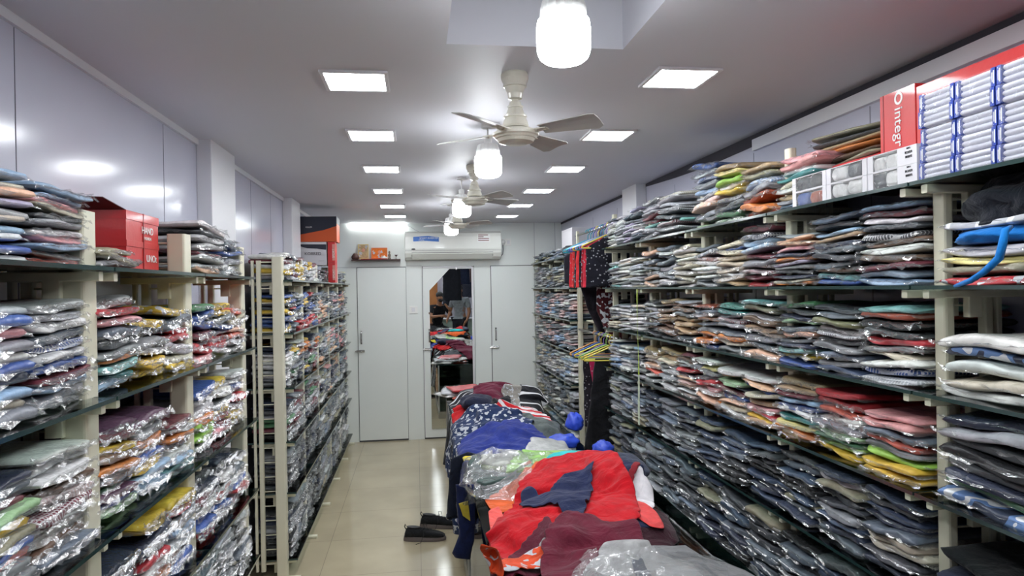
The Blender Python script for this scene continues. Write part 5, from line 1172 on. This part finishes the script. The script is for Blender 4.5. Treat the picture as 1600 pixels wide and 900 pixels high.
# ================================================================ what the mirror shows: the shop behind the camera
def skinned(name, verts, edges, m, parent, colr=None, sub=2):
    """one continuous surface grown round a chain of joints: verts are (x, y, z, radius)"""
    me = bpy.data.meshes.new(name); me.from_pydata([v[:3] for v in verts], edges, []); o = bpy.data.objects.new(name, me); col.objects.link(o); o.parent = parent
    me.materials.append(m); sk = o.modifiers.new('skin', 'SKIN'); sk.use_smooth_shade = True
    if not me.skin_vertices: me.skin_vertices.new(name='skin')
    for i, v in enumerate(verts):
        r = v[3] if isinstance(v[3], tuple) else (v[3], v[3]); me.skin_vertices[0].data[i].radius = r
    me.skin_vertices[0].data[0].use_root = True
    s = o.modifiers.new('sub', 'SUBSURF'); s.levels = s.render_levels = sub
    if colr: o.color = (*rgb(*colr), 1)
    return o
SKIN = mat('skin', rgb(158, 112, 84), .55)
def person(lab, loc, rz, pose, shirt, trousers, beard=False):
    t = empty('person', loc, rz); tag(t, lab, 'person')
    J = pose
    V = [(*J['pelvis'], .13), (*J['waist'], .12), (*J['chest'], (.16, .12)), (*J['neck'], .055), (*J['head0'], .065), (*J['head1'], (.078, .092)), (*J['head2'], .072)]
    E_ = [(0, 1), (1, 2), (2, 3), (3, 4), (4, 5), (5, 6)]
    def chain(root, pts):
        a = root
        for p in pts: V.append(p); E_.append((a, len(V)-1)); a = len(V)-1
        return a
    for s in ('l', 'r'):
        sh, el, wr, hd = J['shoulder_'+s], J['elbow_'+s], J['wrist_'+s], J['hand_'+s]
        w_ = chain(2, [(*sh, .06), (*el, .042), (*wr, .027), (*hd, (.038, .018))])
        d = (Vector(hd)-Vector(wr)).normalized(); sd = d.cross(Vector((1, 0, 0)) if abs(d.x) < .8 else Vector((0, 1, 0))).normalized()
        for q, ln in ((-1.5, .060), (-.5, .074), (.5, .078), (1.5, .068)):
            b0 = Vector(hd)+d*.03+sd*q*.017; chain(w_, [(*b0, .010), (*(b0+d*ln*.55+Vector((0, 0, -.01))), .009), (*(b0+d*ln+Vector((0, 0, -.03))), .008)])
        th = Vector(wr)+d*.035+sd*-.03; chain(w_-0, [(*th, .012), (*(th+d*.04-sd*.015), .010)])
        chain(0, [(*J['hip_'+s], .09), (*J['knee_'+s], .058), (*J['ankle_'+s], .038), (*J['toe_'+s], .036)])
    skinned('body', V, E_, SKIN, t)
    g = 1.16
    Vs = [(*J['waist'], .135), (*J['chest'], (.178, .135)), (J['neck'][0], J['neck'][1], J['neck'][2]-.05, .075), (J['pelvis'][0], J['pelvis'][1], J['pelvis'][2]+.02, .148)]; Es = [(0, 1), (1, 2), (0, 3)]
    for s in ('l', 'r'):
        sh, el = Vector(J['shoulder_'+s]), Vector(J['elbow_'+s]); k = len(Vs); Vs += [(*sh, .078), (*(sh.lerp(el, .75)), .062)]; Es += [(1, k), (k, k+1)]
    skinned('shirt', Vs, Es, M['cloth_plain'], t, shirt)
    Vs = [(*J['pelvis'], .14)]; Es = []
    for s in ('l', 'r'): k = len(Vs); Vs += [(*J['hip_'+s], .105), (*J['knee_'+s], .078), (*J['ankle_'+s], .066)]; Es += [(0, k), (k, k+1), (k+1, k+2)]
    skinned('trousers', Vs, Es, M['cloth_plain'], t, trousers)
    for s in ('l', 'r'): a, b_ = Vector(J['ankle_'+s]), Vector(J['toe_'+s]); o = skinned('shoe', [(*(a+Vector((0, .03, -.05))), .045), (*(b_+Vector((0, -.03, .0))), .045)], [(0, 1)], M['black'], t)
    h0, h1 = Vector(J['head1']), Vector(J['head2']); f = Vector(J['face'])
    def ball(name, c, s, m, seed=0, cut=None, **k):
        nu, nv = 24, 16; v = []; fc = []
        for i in range(nv+1):
            for j in range(nu):
                ph, th = math.pi*i/nv, 2*math.pi*j/nu; d = Vector((math.sin(ph)*math.cos(th), math.sin(ph)*math.sin(th), math.cos(ph)))*(1+.05*hashn(ph*5, th*3, seed)); v.append((c[0]+d.x*s[0], c[1]+d.y*s[1], c[2]+d.z*s[2]))
        for i in range(nv):
            for j in range(nu): fc.append((i*nu+j, (i+1)*nu+j, (i+1)*nu+(j+1) % nu, i*nu+(j+1) % nu))
        return MB().add(v, fc).build(name, m, t, True)
    hm = (h0+h1)/2
    ball('hair', hm+Vector((0, 0, .035))-f*.022, (.088, .098, .088), M['black'], 3)
    sd = f.cross(Vector((0, 0, 1))).normalized()
    ball('nose', h0+f*.098+Vector((0, 0, .0)), (.013, .016, .022), SKIN)
    for q in (-1, 1):
        ball('ear', h0+sd*q*.082+Vector((0, 0, .0)), (.012, .018, .028), SKIN); ball('eye', h0+sd*q*.03+f*.084+Vector((0, 0, .028)), (.011, .011, .007), M['black']); ball('eyebrow', h0+sd*q*.032+f*.086+Vector((0, 0, .048)), (.02, .012, .005), M['black'])
    ball('mouth', h0+f*.088+Vector((0, 0, -.038)), (.022, .010, .006), paint(140, 70, 64))
    if beard: ball('beard', h0+f*.045+Vector((0, 0, -.058)), (.062, .055, .042), M['black'], 5)
    return t
S = dict(pelvis=(0, 0, .95), waist=(0, 0, 1.10), chest=(0, .01, 1.34), neck=(0, .02, 1.50), head0=(0, .03, 1.56), head1=(0, .05, 1.63), head2=(0, .04, 1.69), face=(0, 1, 0),
         shoulder_l=(-.19, 0, 1.42), elbow_l=(-.24, .05, 1.14), wrist_l=(-.22, .22, .98), hand_l=(-.20, .29, .95), shoulder_r=(.19, 0, 1.42), elbow_r=(.25, .02, 1.13), wrist_r=(.24, .16, .93), hand_r=(.23, .22, .89),
         hip_l=(-.10, 0, .90), knee_l=(-.11, .03, .50), ankle_l=(-.11, -.01, .09), toe_l=(-.12, .14, .04), hip_r=(.10, 0, .90), knee_r=(.11, .02, .50), ankle_r=(.12, -.02, .09), toe_r=(.13, .13, .04))
person('person in a grey T-shirt and dark trousers standing behind the camera, seen in the mirror', (1.02, -.75, 0), R(28), S, (140, 146, 152), (26, 28, 36))
Q = dict(S); Q.update(pelvis=(0, -.10, .62), waist=(0, -.06, .78), chest=(0, .06, 1.04), neck=(0, .12, 1.20), head0=(0, .14, 1.27), head1=(0, .17, 1.35), head2=(0, .15, 1.41),
    shoulder_l=(-.19, .07, 1.12), elbow_l=(-.26, .22, .90), wrist_l=(-.12, .40, .93), hand_l=(-.05, .42, .93), shoulder_r=(.19, .07, 1.12), elbow_r=(.25, .24, .92), wrist_r=(.14, .38, 1.08), hand_r=(.10, .34, 1.15),
    hip_l=(-.10, -.06, .60), knee_l=(-.14, .34, .58), ankle_l=(-.14, .30, .14), toe_l=(-.15, .44, .10), hip_r=(.10, -.06, .60), knee_r=(.14, .34, .58), ankle_r=(.14, .30, .14), toe_r=(.15, .44, .10))
person('bearded person in black sitting on a stool behind the camera, seen in the mirror', (.50, -1.05, .12), R(-20), Q, (24, 25, 30), (24, 25, 30), True)
def stool(lab, x, y, h=.5):
    t = empty('plastic_stool', (x, y, 0)); tag(t, lab, 'stool'); m = paint(206, 196, 160)
    MB().box(-.16, .16, -.16, .16, h-.03, h, .008).build('seat', m, t)
    for sx in (-1, 1):
        for sy in (-1, 1): MB().add([(sx*a, sy*b_, z) for z, q in ((0, .175), (h-.03, .145)) for a, b_ in ((q, q), (q-.045, q), (q-.045, q-.012), (q-.012, q-.012), (q-.012, q-.045), (q, q-.045))], [(i, (i+1) % 6, 6+(i+1) % 6, 6+i) for i in range(6)] + [(0, 1, 2, 3, 4, 5), (6, 7, 8, 9, 10, 11)]).build('leg', m, t)
    for sy in (-1, 1): MB().box(-.13, .13, sy*.16-.006, sy*.16+.006, h*.42, h*.50, .002).build('rail', m, t)
stool('cream plastic stool on the floor behind the camera', 1.22, .35); stool('cream plastic stool under the bearded person', .52, -1.12, .52)
for i, (x, y, z, w_, h_, c, lab) in enumerate([(.82, -.35, 2.36, .22, .95, (20, 22, 30), 'black jacket hanging from the ceiling behind the camera, nearest the near bulb'), (1.08, -.5, 2.40, .17, .62, (30, 38, 60), 'dark blue jacket hanging beside the black one behind the camera'), (.52, -.6, 2.38, .16, .42, (60, 80, 120), 'denim jacket hanging behind the camera'), (1.38, -.6, 2.38, .15, .55, (120, 100, 100), 'dusky pink shirt hanging behind the camera'), (.92, -1.9, 2.35, .26, 1.1, (24, 26, 34), 'black coat hanging by the front wall'), (1.35, -1.9, 2.35, .2, .9, (34, 36, 48), 'navy coat hanging by the front wall')]):
    hung('hanging_jacket', lab, 'jacket', 'jackets hanging behind the camera', [(-w_*.9, -.1), (-.04, 0), (.04, 0), (w_*.9, -.1), (w_, -h_), (-w_, -h_)], y, c, 'cloth_plain', seed=i+20, x=x, z=z, thick=.06)
    o = hanger((60, 60, 64), 'grey hanger holding the %s' % lab.split(' hanging')[0]+(' by the front wall' if i > 3 else ''), None); o.location = (x, y, z+.045)
    MB().tube([(0, 0, .018), (0, 0, ZC-z-.046)], .002, 6).build('cord', M['chrome'], o)
t = empty('wooden_cupboard', (.2, -2.72, 0)); tag(t, 'orange brown wooden cupboard against the front wall', 'cupboard'); m = mat('wood', rgb(170, 108, 56), .5, var=.15, vscale=5)
MB().box(-.3, .35, -.26, .24, 0, 2.1, .004).build('carcass', m, t)
for sx in (-1, 1): d = MB().box(.025+sx*.16-.155, .025+sx*.16+.155, .24, .258, .05, 2.06, .003).build('cupboard_door', m, t); MB().box(.025+sx*.03-.006, .025+sx*.03+.006, .258, .28, .95, 1.10, .002).build('handle', M['chrome'], d)
t = empty('cash_counter', (.95, -1.55, 0)); tag(t, 'pale green cash counter near the front wall', 'counter'); MB().box(-.55, .55, -.2, .2, 0, .92, .006).build('counter_body', paint(170, 190, 180), t); MB().box(-.58, .58, -.23, .23, .92, .95, .004).build('counter_top', M['trim'], t)
